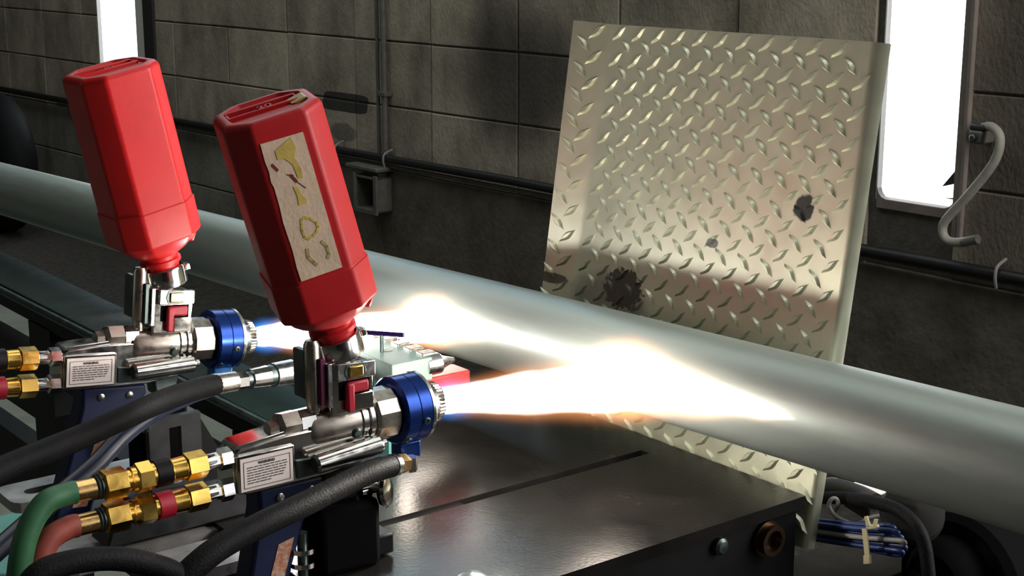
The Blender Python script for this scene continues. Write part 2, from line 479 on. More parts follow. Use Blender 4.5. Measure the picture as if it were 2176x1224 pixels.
for s, r, lab in ((.640, .006, 'thinner left one of two vertical wall conduits'), (.607, .0095, 'thicker right one of two vertical wall conduits')):
    root = thing('vertical_conduit', lab, 'conduit', wp(s, .5, .016), group='vertical conduits')
    b = root.location.copy()
    part('pipe', MB().sweep([wp(s, .5, .016)-b, wp(s, 2.6, .016)-b], r, 12, 1), 'conduit', root)
    if r > .008:
        part('clamp', MB().bb((-.03, s-.02, .68), (-.0, s+.02, .694), Matrix.Translation(-b) @ TW), 'conduit', root, bevel=.002)
root = thing('outlet_box', 'open dark metal outlet box hanging below the wall pipe', 'outlet box', wp(.64, .33, .0))
T = Matrix.Translation(-root.location) @ TW
a0, a1, h0, h1, dp = .585, .700, .325, .435, -.07
mb = MB()
mb.bb((dp, a0, h0), (-.01, a0+.008, h1), T); mb.bb((dp, a1-.008, h0), (-.01, a1, h1), T); mb.bb((dp, a0, h0), (-.01, a1, h0+.008), T); mb.bb((dp, a0, h1-.008), (-.01, a1, h1), T)
part('box_sides', mb, 'conduit', root, bevel=.002)
part('box_back', MB().bb((-.016, a0+.008, h0+.008), (-.011, a1-.008, h1-.008), T), 'darktrim', root)
mb = MB(); mb.bb((dp-.004, a0-.006, h0-.006), (dp+.004, a0+.012, h1+.006), T); mb.bb((dp-.004, a0+.012, h0-.006), (dp+.004, a1+.006, h0+.010), T); mb.bb((dp-.004, a1-.006, h0+.01), (dp+.004, a1+.006, h1+.006), T)
part('front_rim', mb, 'conduit', root, bevel=.002)
part('top_flange', MB().bb((-.075, .575, .452), (-.01, .745, .466), T), 'conduit', root, bevel=.004)
part('hanger', MB().bb((-.05, .60, .43), (-.012, .68, .455), T), 'darktrim', root, bevel=.003)

def wat(x, y, out):
    r_ = FV + RT*((x-CXP)/FPX) - UV*((y-CYP)/FPX); P0 = W0+nw*out
    return CAM+r_*((P0-CAM).dot(nw)/r_.dot(nw))
root = thing('bent_hose', 'grey bent hose hanging beside the right window', 'hose', wat(2020, 515, 0))
b = root.location.copy()
part('hose_tube', MB().sweep([wat(x, y, o_)-b for x, y, o_ in ((2085, 272, .02), (2108, 270, .04), (2125, 295, .05), (2112, 345, .05), (2060, 412, .05), (2012, 465, .05), (2003, 490, .05), (2012, 510, .05), (2035, 515, .05), (2074, 509, .05))], .0095, 14, 8), 'palehose', root)
part('hose_end', MB().sweep([wat(2045, 515, .05)-b, wat(2078, 508, .05)-b], .0098, 14, 1), 'conduit', root)
root = thing('wall_tap', 'small dark valve box by the right window holding the bent hose', 'valve', wat(2080, 290, 0))
b = root.location.copy()
c1 = wat(2086, 290, .025)-b; tr_ = Matrix(((-nw.x, w.x, 0), (-nw.y, w.y, 0), (0, 0, 1)))
part('body', MB().box(c1, (.05, .030, .026), rot=tr_), 'conduit', root, bevel=.004)
part('cap', MB().box(c1+Vector((0, 0, .019)), (.04, .036, .012), rot=tr_), 'darktrim', root, bevel=.004)
part('knob', MB().lathe([(0, .007), (.010, .007), (.012, .005)], c1+nw*.024, nw, 12), 'dsteel', root)

TC = Vector((2.0, 5.905, .285))
root = thing('tyre', 'black tyre standing on the floor at the far left edge', 'tyre', (TC.x, TC.y, 0))
def tring(rad, dx): return [Vector((dx, rad*math.cos(2*math.pi*i/40), TC.z+rad*math.sin(2*math.pi*i/40))) for i in range(40)]
part('tread', MB().sweep(tring(.205, 0), .072, 16, 1, closed=True), 'rubber', root)
part('bead_ring', MB().sweep(tring(.150, -.055), .012, 8, 1, closed=True), 'blackpipe', root)

# ------------------------------------------------------------------ the pipe
PA = Vector((.973, -.5, .7915)); PB = Vector((.874, 4.0, .679)); PR = .0455
root = thing('steel_pipe', 'long satin grey-green metal pipe crossing the picture', 'pipe', PA)
pd = (PB-PA)
def pipec(y): return PA+pd*((y-PA.y)/pd.y)
L = pd.length
mbp = MB().lathe([(0, PR-.004), (0, PR-.0005), (.0005, PR)]+[(L*k/24, PR) for k in range(1, 24)]+[(L-.0005, PR), (L, PR-.0005), (L, PR-.004)], (0, 0, 0), (0, 0, 1), 72)
po = part('pipe_body', mbp, 'pipe', root, smooth=40)
po.rotation_euler = pd.to_track_quat('Z', 'Y').to_euler()
for y, lab in ((-.42, 'dark pipe stand holding the near end of the long pipe'), (3.92, 'dark pipe stand holding the far end of the long pipe')):
    c = pipec(y)
    root = thing('pipe_stand', lab, 'stand', (c.x, c.y, 0), group='pipe stands')
    part('post', MB().bb((-.03, -.03, 0), (.03, .03, c.z-PR-.02)), 'black', root)
    part('saddle', MB().bb((-.07, -.04, c.z-PR-.03), (.07, .04, c.z-PR-.001)), 'iron', root, bevel=.004)
    part('foot', MB().bb((-.15, -.12, 0), (.15, .12, .02)), 'iron', root, bevel=.004)

# ------------------------------------------------------------------ tread plate
root = thing('tread_plate', 'leaning aluminium diamond tread plate behind the long pipe', 'metal plate', (1.034, 0, PZ))
lean = Matrix(((-.984, 0, .177), (0, 1, 0), (.177, 0, .984)))   # columns: normal, y, up
TPm = lambda n, y, v: (Vector((-.984, 0, .177))*n + Vector((0, 1, 0))*y + pv*v)
YB0, YB1 = .884, 1.260
FA = R(20)
VB, VT = -.056, .4185
th_ = .003
def sline(v):
    f = max(0, min(1, v/VT))
    yb = .8805+.0175*f
    wl = .031+.012*f
    return [(yb-.0035-.0075*f, -.0110), (yb-.0022-.003*f, -.0035), (yb, -.0006), (yb+.004, 0), (1.256, 0), (1.262, .0012), (1.262+wl, .0012+wl*math.tan(FA))]
vs = []; fs = []
levels = [VB, 0, .14, .28, VT]
n = len(sline(0))
for v in levels:
    line = sline(v)
    for off in (0, -th_):
        for i, (y, nn) in enumerate(line):
            a = line[max(0, i-1)]; b = line[min(n-1, i+1)]
            d = Vector((b[0]-a[0], b[1]-a[1])).normalized()
            nx, ny = -d.y, d.x
            vs.append(TPm(nn+ny*off, y+nx*off, v))
I = lambda a, b, i: (a*2+b)*n+i
NL = len(levels)-1
for k in range(NL):
    for i in range(n-1):
        fs += [(I(k, 0, i), I(k, 0, i+1), I(k+1, 0, i+1), I(k+1, 0, i)), (I(k, 1, i), I(k+1, 1, i), I(k+1, 1, i+1), I(k, 1, i+1))]
    for i in (0, n-1): fs.append((I(k, 0, i), I(k+1, 0, i), I(k+1, 1, i), I(k, 1, i)))
for i in range(n-1):
    fs += [(I(NL, 0, i), I(NL, 0, i+1), I(NL, 1, i+1), I(NL, 1, i)), (I(0, 0, i), I(0, 1, i), I(0, 1, i+1), I(0, 0, i+1))]
part('sheet', MB().add(vs, fs), 'alu', root, smooth=50)
def lugverts():
    Ln, Wd, h = .0130, .0043, .0030
    base = [(-Ln, 0), (-Ln*.28, -Wd*.85), (0, -Wd), (Ln*.28, -Wd*.85), (Ln, 0), (Ln*.28, Wd*.85), (0, Wd), (-Ln*.28, Wd*.85)]
    vs = [(0, x, y) for x, y in base]+[(h, x*.62, y*.42) for x, y in base]
    vs = [(-.0006, x, y) for x, y in base]+vs[8:]
    fs = [tuple(range(8, 16))]+[(i, (i+1) % 8, 8+(i+1) % 8, 8+i) for i in range(8)]
    return vs, fs
lv, lf = lugverts()
lugmesh = MB().add(lv, lf).mesh('tread_lug', M['alu'], 0)
stuff = MB()
def lug(y, v, ang, nn=0, tilt=0):
    c = TPm(nn, y, v)
    B = Matrix(((-.984, 0, .177), (0, 1, 0), (.177, 0, .984)))
    B = Matrix((Vector((-.984, 0, .177)), Vector((0, 1, 0)), pv)).transposed()
    Rm = B @ Matrix.Rotation(tilt, 3, 'Z') @ Matrix.Rotation(ang, 3, 'X')
    wpnt = c+Vector((1.034, 0, PZ))
    px, py = proj(wpnt)
    hid = (py > 345+.239*px+14 and py < 459+.313*px-14) or v < -.004
    T = Matrix.Translation(c) @ Rm.to_4x4()
    if hid: stuff.add(lv, lf, T)
    else:
        o = link('tread_lug', lugmesh, root)
        o.matrix_basis = T
DY, DV = .0309, .0285
y0 = 1.2295; v0 = .3945
def onplate(y):
    """distance along the sheet -> (y, n, tilt)"""
    if y <= 1.259: return y, 0, 0
    e = y-1.259
    return 1.259+e*math.cos(FA), .0006+e*math.sin(FA), -FA
for i in range(-3, 13):
    for k in range(-1, 17):
        for kind in (0, 1):
            y = y0-DY*i-(DY/2 if kind else 0)
            v = v0-DV*k+(DV/2 if kind else 0)
            if y < sline(v)[3][0]+.004 or y > 1.262+sline(v)[6][0]-1.262-.003 or v > VT-.007 or v < VB+.01: continue
            if abs(y-1.259) < .004: continue
            yy, nn, tl = onplate(y)
            lug(yy, v, R(41) if kind == 0 else R(-41), nn, tl)
so = part('hidden_lugs', stuff, 'alu', root, smooth=25)
so['kind'] = 'stuff'

# ------------------------------------------------------------------ work table
root = thing('work_table', 'black steel work table with a long slot below the flames', 'table', (.79, 1.15, 0))
T = Matrix.Translation((-.79, -1.15, 0))
X0, X1, Y0, Y1 = .555, 1.0185, .877, 1.262
mb = MB()
sy0, sy1 = 1.0525, 1.0645
o_ = [(X0, Y0), (X1, Y0), (X1, Y1), (X0, Y1)]
mb.bb((X0, Y0, PZ-.012), (X1, sy0, PZ), T); mb.bb((X0, sy1, PZ-.012), (X1, Y1, PZ), T); mb.bb((.985, sy0, PZ-.012), (X1, sy1, PZ), T); mb.bb((X0, sy0, PZ-.012), (.76, sy1, PZ-.003), T)
part('table_top', mb, 'table', root, smooth=0)
part('under_plate', MB().bb((X0+.01, Y0+.012, PZ-.03), (X1-.012, Y1-.01, PZ-.018), T), 'blackmatte', root)
part('front_apron', MB().bb((X0+.02, Y0+.008, .30), (X1-.002, Y0+.016, PZ-.0121), T), 'black', root)
part('cabinet', MB().bb((X0+.02, Y0+.016, .06), (X1-.004, Y1-.05, PZ-.031), T), 'black', root)
for (x, y) in ((X0+.05, Y0+.04), (X1-.05, Y0+.04), (X0+.05, Y1-.1), (X1-.05, Y1-.1)):
    part('leg', MB().bb((x-.02, y-.02, 0), (x+.02, y+.02, .07), T), 'black', root)
part('bolt', MB().lathe([(0, .008), (.005, .008), (.0075, .0055), (.008, 0)], (.914, Y0+.008, .621), (0, -1, 0), 16, T=T), 'dsteel', root, label='round steel bolt head')
part('bushing', MB().lathe([(0, .017), (.004, .017), (.004, .0145), (.012, .0145), (.012, .010), (.003, .010)], (.975, Y0+.008, .613), (0, -1, 0), 24, T=T), mat('dull_copper', (.16, .10, .07), .35, 1), root, label='round copper-tinted bushing')

bp = at(1003, 1234, 2, PZ)
part('carriage_bolt', MB().lathe([(0, .013), (.003, .0125), (.006, .008), (.0075, 0)], bp, (0, 0, 1), 20, T=T), 'dsteel', root, label='domed bolt head')
# slotted plates carrying the gun mounts
def slotplate(name, x0, x1, y0, y1, z, sx0, sx1, sy, sw, m, label, t=.010):
    r_ = thing(name, label, 'plate', ((x0+x1)/2, (y0+y1)/2, z-t), group='slotted mounting plates')
    T = Matrix.Translation((-(x0+x1)/2, -(y0+y1)/2, -(z-t)))
    outer = []
    k = .012
    for cx, cy, a0 in ((x1-k, y0+k, -90), (x1-k, y1-k, 0), (x0+k, y1-k, 90), (x0+k, y0+k, 180)):
        for q in range(4):
            a = R(a0+30*q); outer.append((cx+k*math.cos(a), cy+k*math.sin(a)))
    inner = []
    for cx, a0 in ((sx1-sw, -90), (sx0+sw, 90)):
        for q in range(7):
            a = R(a0+30*q); inner.append((cx+sw*math.cos(a), sy+sw*math.sin(a)))
    import bmesh
    bm = bmesh.new()
    ov = [bm.verts.new((x, y, z)) for x, y in outer]; iv = [bm.verts.new((x, y, z)) for x, y in inner]
    es = [bm.edges.new((l[i], l[(i+1) % len(l)])) for l in (ov, iv) for i in range(len(l))]
    bmesh.ops.triangle_fill(bm, use_beauty=True, use_dissolve=False, edges=es)
    g = bmesh.ops.extrude_face_region(bm, geom=bm.faces[:])
    bmesh.ops.translate(bm, vec=(0, 0, -t), verts=[e for e in g['geom'] if isinstance(e, bmesh.types.BMVert)])
    bmesh.ops.transform(bm, matrix=T, verts=bm.verts)
    bmesh.ops.recalc_face_normals(bm, faces=bm.faces)
    me = bpy.data.meshes.new('plate_body'); bm.to_mesh(me); bm.free(); me.materials.append(M[m])
    link('plate_body', me, r_)
    return r_
slotplate('slotted_plate', .428, .575, 1.296, 1.352, PZ+.002, .446, .505, 1.322, .0075, 'greyplate', 'grey slotted plate beside the green hose, left of the table')
slotplate('slotted_plate', .470, .585, 1.055, 1.112, PZ+.004, .525, .575, 1.084, .0045, 'greyplate', 'pale slotted plate just left of the near blue gun handle')
slotplate('slotted_plate', .415, .580, 1.145, 1.225, PZ-.004, .52, .565, 1.165, .005, 'greyplate', 'wide grey plate under the brass couplings of the near gun')
root = thing('mount_bar', 'dark bar under the brass couplings of the near gun', 'bar', (.53, 1.17, PZ))
part('bar_body', MB().prism([(-.075, .0), (-.068, .020), (-.06, .026), (.055, .026), (.075, .004), (.075, 0)], -.018, .018), 'iron', root, bevel=.003)
root = thing('slotted_bracket', 'dark upright bracket with a vertical slot behind the brass couplings', 'bracket', (.565, 1.25, PZ), group=None)
mb = MB()
for a, b in (((-.026, -.004, 0), (-.006, .004, .072)), ((.006, -.004, 0), (.026, .004, .072)), ((-.006, -.004, .062), (.006, .004, .072)), ((-.006, -.004, 0), (.006, .004, .024))): mb.bb(a, b)
part('upright', mb, 'iron', root, smooth=0)
part('rib', MB().prism([(.026, 0), (.06, 0), (.026, .066)], -.003, .003), 'black', root)
part('foot', MB().bb((-.05, -.03, -.006), (.06, .03, .004)), 'iron', root, bevel=.002)
part('stud', MB().lathe([(0, .005), (.012, .005), (.013, .003)], (-.028, -.002, .066), (-.3, -.6, .6), 12), 'dsteel', root)
part('washer', MB().lathe([(0, .0095), (.002, .0095), (.002, .005), (.008, .005)], (-.002, -.006, .018), (0, -1, 0), 20), 'steel', root)

# machine bed at the left: rails along the pipe, posts, lower rails
root = thing('machine_bed', 'dark green machine bed rail running away under the pipe', 'machine bed', (.835, 2.5, 0))
T = Matrix.Translation((-.835, -2.5, 0))
BZ = .60
part('top_rail', MB().bb((.800, 1.47, BZ-.012), (.892, 3.7, BZ), T), 'bedgreen', root, bevel=.002)
part('lip', MB().sweep([Vector((.797, 1.47, BZ-.006))+T.translation, Vector((.786, 3.7, BZ-.006))+T.translation], .006, 10, 1), 'dsteel', root)
part('web', MB().bb((.802, 1.47, .562), (.815, 3.7, BZ-.0125), T), 'black', root)
part('back_web', MB().bb((.872, 1.47, .555), (.885, 3.7, BZ-.0125), T), 'black', root)
part('middle_rail', MB().bb((.800, 2.29, .40), (.835, 3.7, .508), T), 'black', root)
part('middle_rail', MB().bb((.800, 1.60, .478), (.835, 2.20, .512), T), 'black', root)
part('lower_rail', MB().bb((.80, 2.29, .22), (.835, 3.7, .344), T), 'black', root)
part('lower_rail', MB().bb((.80, 1.60, .25), (.835, 2.20, .425), T), 'black', root)
for y, h in ((1.56, .04), (2.245, .045), (3.0, .04), (3.62, .04)):
    part('post', MB().bb((.80, y-h, 0), (.845, y+h, .5625), T), 'black', root)
root = thing('frame_beam', 'dark beam of the frame in front of the machine bed', 'beam', (.50, 1.9, .0))
T = Matrix.Translation((-.50, -1.9, 0))
part('beam_top', MB().bb((.36, 1.36, .50), (.44, 3.2, .53), T), 'black', root, bevel=.002)
part('beam_web', MB().bb((.38, 1.36, .40), (.42, 3.2, .499), T), 'black', root)
for y in (1.55, 2.4):
    part('post', MB().bb((.37, y-.03, 0), (.43, y+.03, .399), T), 'black', root)
q = [at(-40, 1140, 2, .50), at(60, 1115, 2, .50), at(70, 1260, 2, .50), at(-40, 1260, 2, .50)]
root = thing('teal_cover', 'teal painted cover in the lower left corner', 'cover', (q[3].x, q[3].y, 0))
part('cover_top', MB().slab([p-root.location for p in q], -.02), 'teal', root, bevel=.004)
part('cover_body', MB().bb((-.02, .02, 0), (.03, .10, .478)), 'teal', root)

# ------------------------------------------------------------------ spray guns
def lines_on(rootp, x0, x1, ys, z0, z1, T):
    pass
def make_gun(loc, pitch, label, near):
    g = thing('spray_gun', label, 'spray gun', loc, Matrix.Rotation(pitch, 3, 'Y'), 'powder spray guns')
    part('nozzle', MB().lathe([(-.024, .0190), (-.018, .0190), (-.0165, .0180), (-.005, .0165), (0, .0140), (0, .0085), (-.006, .0075)], (0, 0, 0), (1, 0, 0), 40), 'steel', g)
    part('nozzle_ring', MB().lathe([(-.0085, .0160), (-.0085, .0176), (-.003, .0172), (-.003, .0155)], (0, 0, 0), (1, 0, 0), 72, gear=.05), 'nickel', g, smooth=20)
    cap = part('air_cap', MB().lathe([(-.048, .016), (-.048, .0272), (-.0465, .0285), (-.0350, .0285), (-.0345, .0280), (-.0340, .0285), (-.0235, .0285), (-.022, .0272), (-.022, .018)], (0, 0, 0), (1, 0, 0), 56), 'blue', g, label='blue anodised air cap')
    part('rim', MB().lathe([(-.0235, .0280), (-.0230, .0291), (-.0205, .0291), (-.0195, .0280), (-.0195, .019)], (0, 0, 0), (1, 0, 0), 56), 'steel', cap)
    part('tab', MB().box((-.034, -.002, -.0345), (.020, .016, .015)), 'bluebright' if not near else 'blue', cap, bevel=.0015)
    for a, x in ((R(-100), -.030), (R(-140), -.042)):
        d = Vector((0, math.sin(a), math.cos(a)))
        part('cap_screw', MB().lathe([(-.001, .0032), (.0008, .0032), (.0012, .0026), (.0012, .0014), (.0002, .0013), (.0002, 0)], Vector((x, 0, 0))+d*.0285, d, 14), 'dsteel', cap)
    part('hex_nut', MB().lathe([(-.072, .018), (-.072, .0205), (-.0695, .0222), (-.0505, .0222), (-.0485, .0208), (-.0485, .016)], (0, 0, 0), (1, 0, 0), 12, ph=.25), 'nickel', g, smooth=20)
    part('collar', MB().lathe([(-.084, .0165), (-.084, .0186), (-.0805, .0186), (-.0800, .0174), (-.0775, .0174), (-.0770, .0196), (-.0735, .0196), (-.0725, .0180), (-.0715, .018)], (0, 0, 0), (1, 0, 0), 40), 'chrome', g)
    part('barrel', MB().lathe([(-.131, 0), (-.131, .0150), (-.127, .0170), (-.083, .0170), (-.083, .01)], (0, 0, 0), (1, 0, 0), 40), 'nickel', g)
    part('barrel_screw', MB().lathe([(0, .0045), (.002, .0045), (.003, .0035), (.003, 0)], (-.090, -.0155, -.006), (0, -1, -.3), 14), 'dsteel', g)
    vb = part('valve_body', MB().prism([(-.200, -.034), (-.200, -.005), (-.193, .0005), (-.155, .004), (-.130, .004), (-.122, -.002), (-.075, -.006), (-.075, -.024), (-.085, -.031), (-.115, -.036), (-.188, -.037)], -.0145, .0145), 'chrome', g, bevel=.0012)
    part('top_strip', MB().prism([(-.1975, .0005), (-.193, .0035), (-.152, .0075), (-.150, .004), (-.19, .0)], -.012, .012), 'chrome', vb, bevel=.0006)
    part('side_plate', MB().prism([(-.1985, -.034), (-.1985, -.0035), (-.1485, -.0035), (-.1485, -.034)], -.0175, -.0145), 'chrome', vb, bevel=.0008)
    part('name_block', MB().prism([(-.146, -.033), (-.146, -.018), (-.090, -.021), (-.096, -.0325)], -.0165, -.0140), 'dsteel', vb, bevel=.0006)
    lb = part('warning_label', MB().prism([(-.196, -.0325), (-.196, -.0060), (-.1505, -.0060), (-.1505, -.0325)], -.0181, -.0174), 'paper', g, smooth=0, label='white printed warning label')
    mb = MB()
    yb, ya = -.0180, -.01835
    for (x0, x1, z0, z1) in ((-.1935, -.153, -.0092, -.0088), (-.1935, -.153, -.0302, -.0298), (-.1935, -.1931, -.0302, -.0088), (-.1534, -.153, -.0302, -.0088)):
        mb.bb((x0, ya, z0), (x1, yb, z1))
    for k in range(7):
        e = [-.156, -.1555, -.1565, -.156, -.157, -.158, -.170][k]
        x = -.1905
        while x < e-.001:
            ln = random.uniform(.002, .006)
            mb.bb((x, ya, -.0142-k*.0021), (min(x+ln, e), yb, -.0135-k*.0021))
            x += ln+.0008
    part('print', mb, 'ink', lb, smooth=0)
    cu = bpy.data.curves.new('warning_text', 'FONT'); cu.body = 'WARNING'; cu.size = .0030; cu.extrude = .0001; cu.align_x = 'CENTER'; cu.offset = .00012
    to = bpy.data.objects.new('warning_text', cu)
    COL.objects.link(to)
    dg = bpy.context.evaluated_depsgraph_get(); me = bpy.data.meshes.new_from_object(to.evaluated_get(dg))
    bpy.data.objects.remove(to)
    me.materials.clear(); me.materials.append(M['ink'])
    t2 = link('warning_text', me, lb); t2.location = (-.1735, -.0183, -.0122); t2.rotation_euler = (R(90), 0, 0)
    # top plug, side lever, inlets
    part('hex_plug', MB().lathe([(-.156, 0), (-.156, .0085), (-.153, .0115), (-.1385, .0118), (-.1378, .0095)], (0, -.003, .0085), (1, 0, 0), 6, ph=R(18)), 'nickel', g, smooth=20)
    part('plug_collar', MB().lathe([(-.1378, .0108), (-.1250, .0110), (-.1245, .009)], (0, -.003, .0085), (1, 0, 0), 8, ph=R(10)), 'chrome', g, smooth=20)
    part('plug_tail', MB().lathe([(-.164, .004), (-.164, .0072), (-.156, .0076), (-.1555, .005)], (0, -.003, .0075), (1, 0, 0), 6), 'nickel', g, smooth=20)
    k = MB().lathe([(0, 0), (0, .0065), (.002, .0080), (.060, .0080), (.062, .0066), (.062, .003), (.067, .003), (.068, .0015)], (-.135, -.024, -.0215), (1, 0, .075), 96, gear=.006)
    part('knurled_lever', k, 'chrome', g, smooth=20)
    part('lever_arm', MB().bb((-.118, -.020, -.028), (-.108, -.012, -.018)), 'dsteel', g)
    for z in (-.0055, -.0310):
        part('inlet_fitting', MB().lathe([(0, .0052), (.002, .0052), (.002, .0088), (.011, .0088), (.012, .0062), (.022, .0058)], (-.198, -.008, z), (-1, 0, 0), 6, ph=.3), 'chrome', g, smooth=20)
    part('trigger_block', MB().prism([(-.108, -.030), (-.080, -.026), (-.083, -.047), (-.090, -.05), (-.104, -.05)], -.010, .010), 'dsteel', g, bevel=.002)
    # bottle mount
    part('mount_block', MB().prism([(-.114, .012), (-.0735, .012), (-.0735, .048), (-.077, .053), (-.114, .056)], -.0165, .0165), 'chrome', g, bevel=.0015)
    part('mount_front', MB().prism([(-.110, .0405), (-.0745, .0405), (-.0745, .0535), (-.110, .0555)], -.0215, -.016), 'steel', g, bevel=.0008)
    part('brass_insert', MB().box((-.0935, -.0222, .0475), (.0135, .003, .0095)), 'brass', g, bevel=.001)
    part('insert_frame', MB().prism([(-.104, .0475), (-.1015, .0415), (-.086, .0415), (-.0835, .0475), (-.086, .0540), (-.1015, .0540)], -.0221, -.0212), 'dsteel', g, bevel=.0004)
    part('lever_recess', MB().bb((-.106, -.0172, .024), (-.078, -.0160, .0392)), 'blackmatte', g)
    mb = MB(); mb.bb((-.100, -.0205, .029), (-.080, -.0165, .0385)); mb.bb((-.1015, -.0225, .014), (-.0945, -.0165, .038))
    part('red_lever', mb, 'redband', g, bevel=.0018)
    part('lower_plate', MB().bb((-.093, -.0182, .013), (-.0745, -.0160, .0275)), 'chrome', g, bevel=.001)
    part('guide_strip', MB().bb((-.1165, -.0180, .020), (-.1125, -.0150, .056)), 'steel', g, bevel=.0005)
    part('purple_strip', MB().bb((-.1215, -.0150, .022), (-.1168, -.0100, .060)), mat('wine_strip', (.10, .01, .05), .35) if near else M['dsteel'], g, bevel=.0005)
    part('guide_rod', MB().lathe([(0, .0055), (.02, .0055), (.0205, .0068), (.066, .0068), (.070, .005)], (-.1225, -.004, .004), (0, 0, 1), 18), 'nickel', g)
    part('side_cheek', MB().bb((-.130, -.004, .026), (-.1235, .014, .066)), 'dsteel', g, bevel=.0015)
    ax = Vector((math.sin(R(-16.3)), 0, math.cos(R(-16.3))))
    nb = Vector((-.0985, 0, .0715))
    part('bottle_collar', MB().lathe([(-.0165, .0190), (-.0150, .0206), (.001, .0206), (.0022, .0198), (.0022, .0182), (-.010, .0175)], nb, ax, 36), 'chrome', g)
    part('collar_clip', MB().box(nb+Vector((.021, -.006, .003)), (.005, .010, .006), rot=Matrix.Rotation(R(-16.3), 3, 'Y')), 'chrome', g, bevel=.001)
    # grip
    hd = part('handle', MB().prism([(-.178, -.0365), (-.116, -.0365), (-.114, -.046), (-.122, -.056), (-.136, -.064), (-.150, -.105), (-.163, -.150), (-.170, -.185), (-.205, -.185), (-.196, -.140), (-.186, -.095), (-.178, -.055)], -.0125, .0125), 'navy', g, bevel=.003, label='dark blue plastic grip')
    for x in (-.160, -.132):
        part('handle_screw', MB().lathe([(0, .0035), (.0012, .0035), (.0018, .0025), (.0018, 0)], (x, -.0125, -.046), (0, -1, 0), 14), 'steel', hd)
    part('sticker', MB().prism([(-.163, -.085), (-.149, -.082), (-.170, -.150), (-.184, -.150)], -.0131, -.0124), 'orange', hd, smooth=0, label='worn orange sticker')
    return g
N2 = Vector((.697, 1.009, .767)); N1 = Vector((.679, 1.307, .763))
gun2 = make_gun(N2, 0, 'near chrome spray gun in front, fed by green and red hoses', True)
gun1 = make_gun(N1, R(6), 'far chrome spray gun at left, with bright blue tab under its nozzle', False)

# mount of the near gun
root = thing('gun_post', 'matt black post block holding up the near spray gun', 'post', (N2.x-.100, N2.y-.002, PZ))
part('post_block', MB().bb((-.031, -.022, 0), (.027, .022, .058)), 'blackmatte', root, bevel=.006)
for zz_ in (.012, .024):
    part('washer', MB().lathe([(0, .006), (.0, .011), (.004, .011), (.004, .006)], (-.040, -.008, zz_), (0, 0, 1), 20), 'chrome', root)
part('washer_stud', MB().lathe([(0, .0045), (.040, .0045)], (-.040, -.008, 0), (0, 0, 1), 12), 'dsteel', root)
part('clamp', MB().bb((-.022, -.012, .058), (.012, .012, .086)), 'black', root, bevel=.003)
part('wing_nut', MB().lathe([(0, .004), (.002, .012), (.005, .0135), (.008, .012), (.010, .004)], (.030, -.014, .060), (.6, -.75, .15), 18), 'chrome', root)
part('bolt', MB().lathe([(0, .005), (.02, .005)], (.014, -.010, .062), (1, 0, 0), 12), 'chrome', root)
part('foot_bolt', MB().bb((.027, -.012, .002), (.045, .012, .020)), 'black', root, bevel=.002)
root = thing('gun_post', 'black post behind the black hose holding up the far spray gun', 'post', (N1.x-.100, N1.y+.01, PZ-.03))
part('post_block', MB().bb((-.025, -.018, 0), (.025, .018, .098)), 'blackmatte', root, bevel=.004)
part('post_foot', MB().bb((-.12, -.03, -.012), (.03, .03, 0)), 'iron', root, bevel=.003)

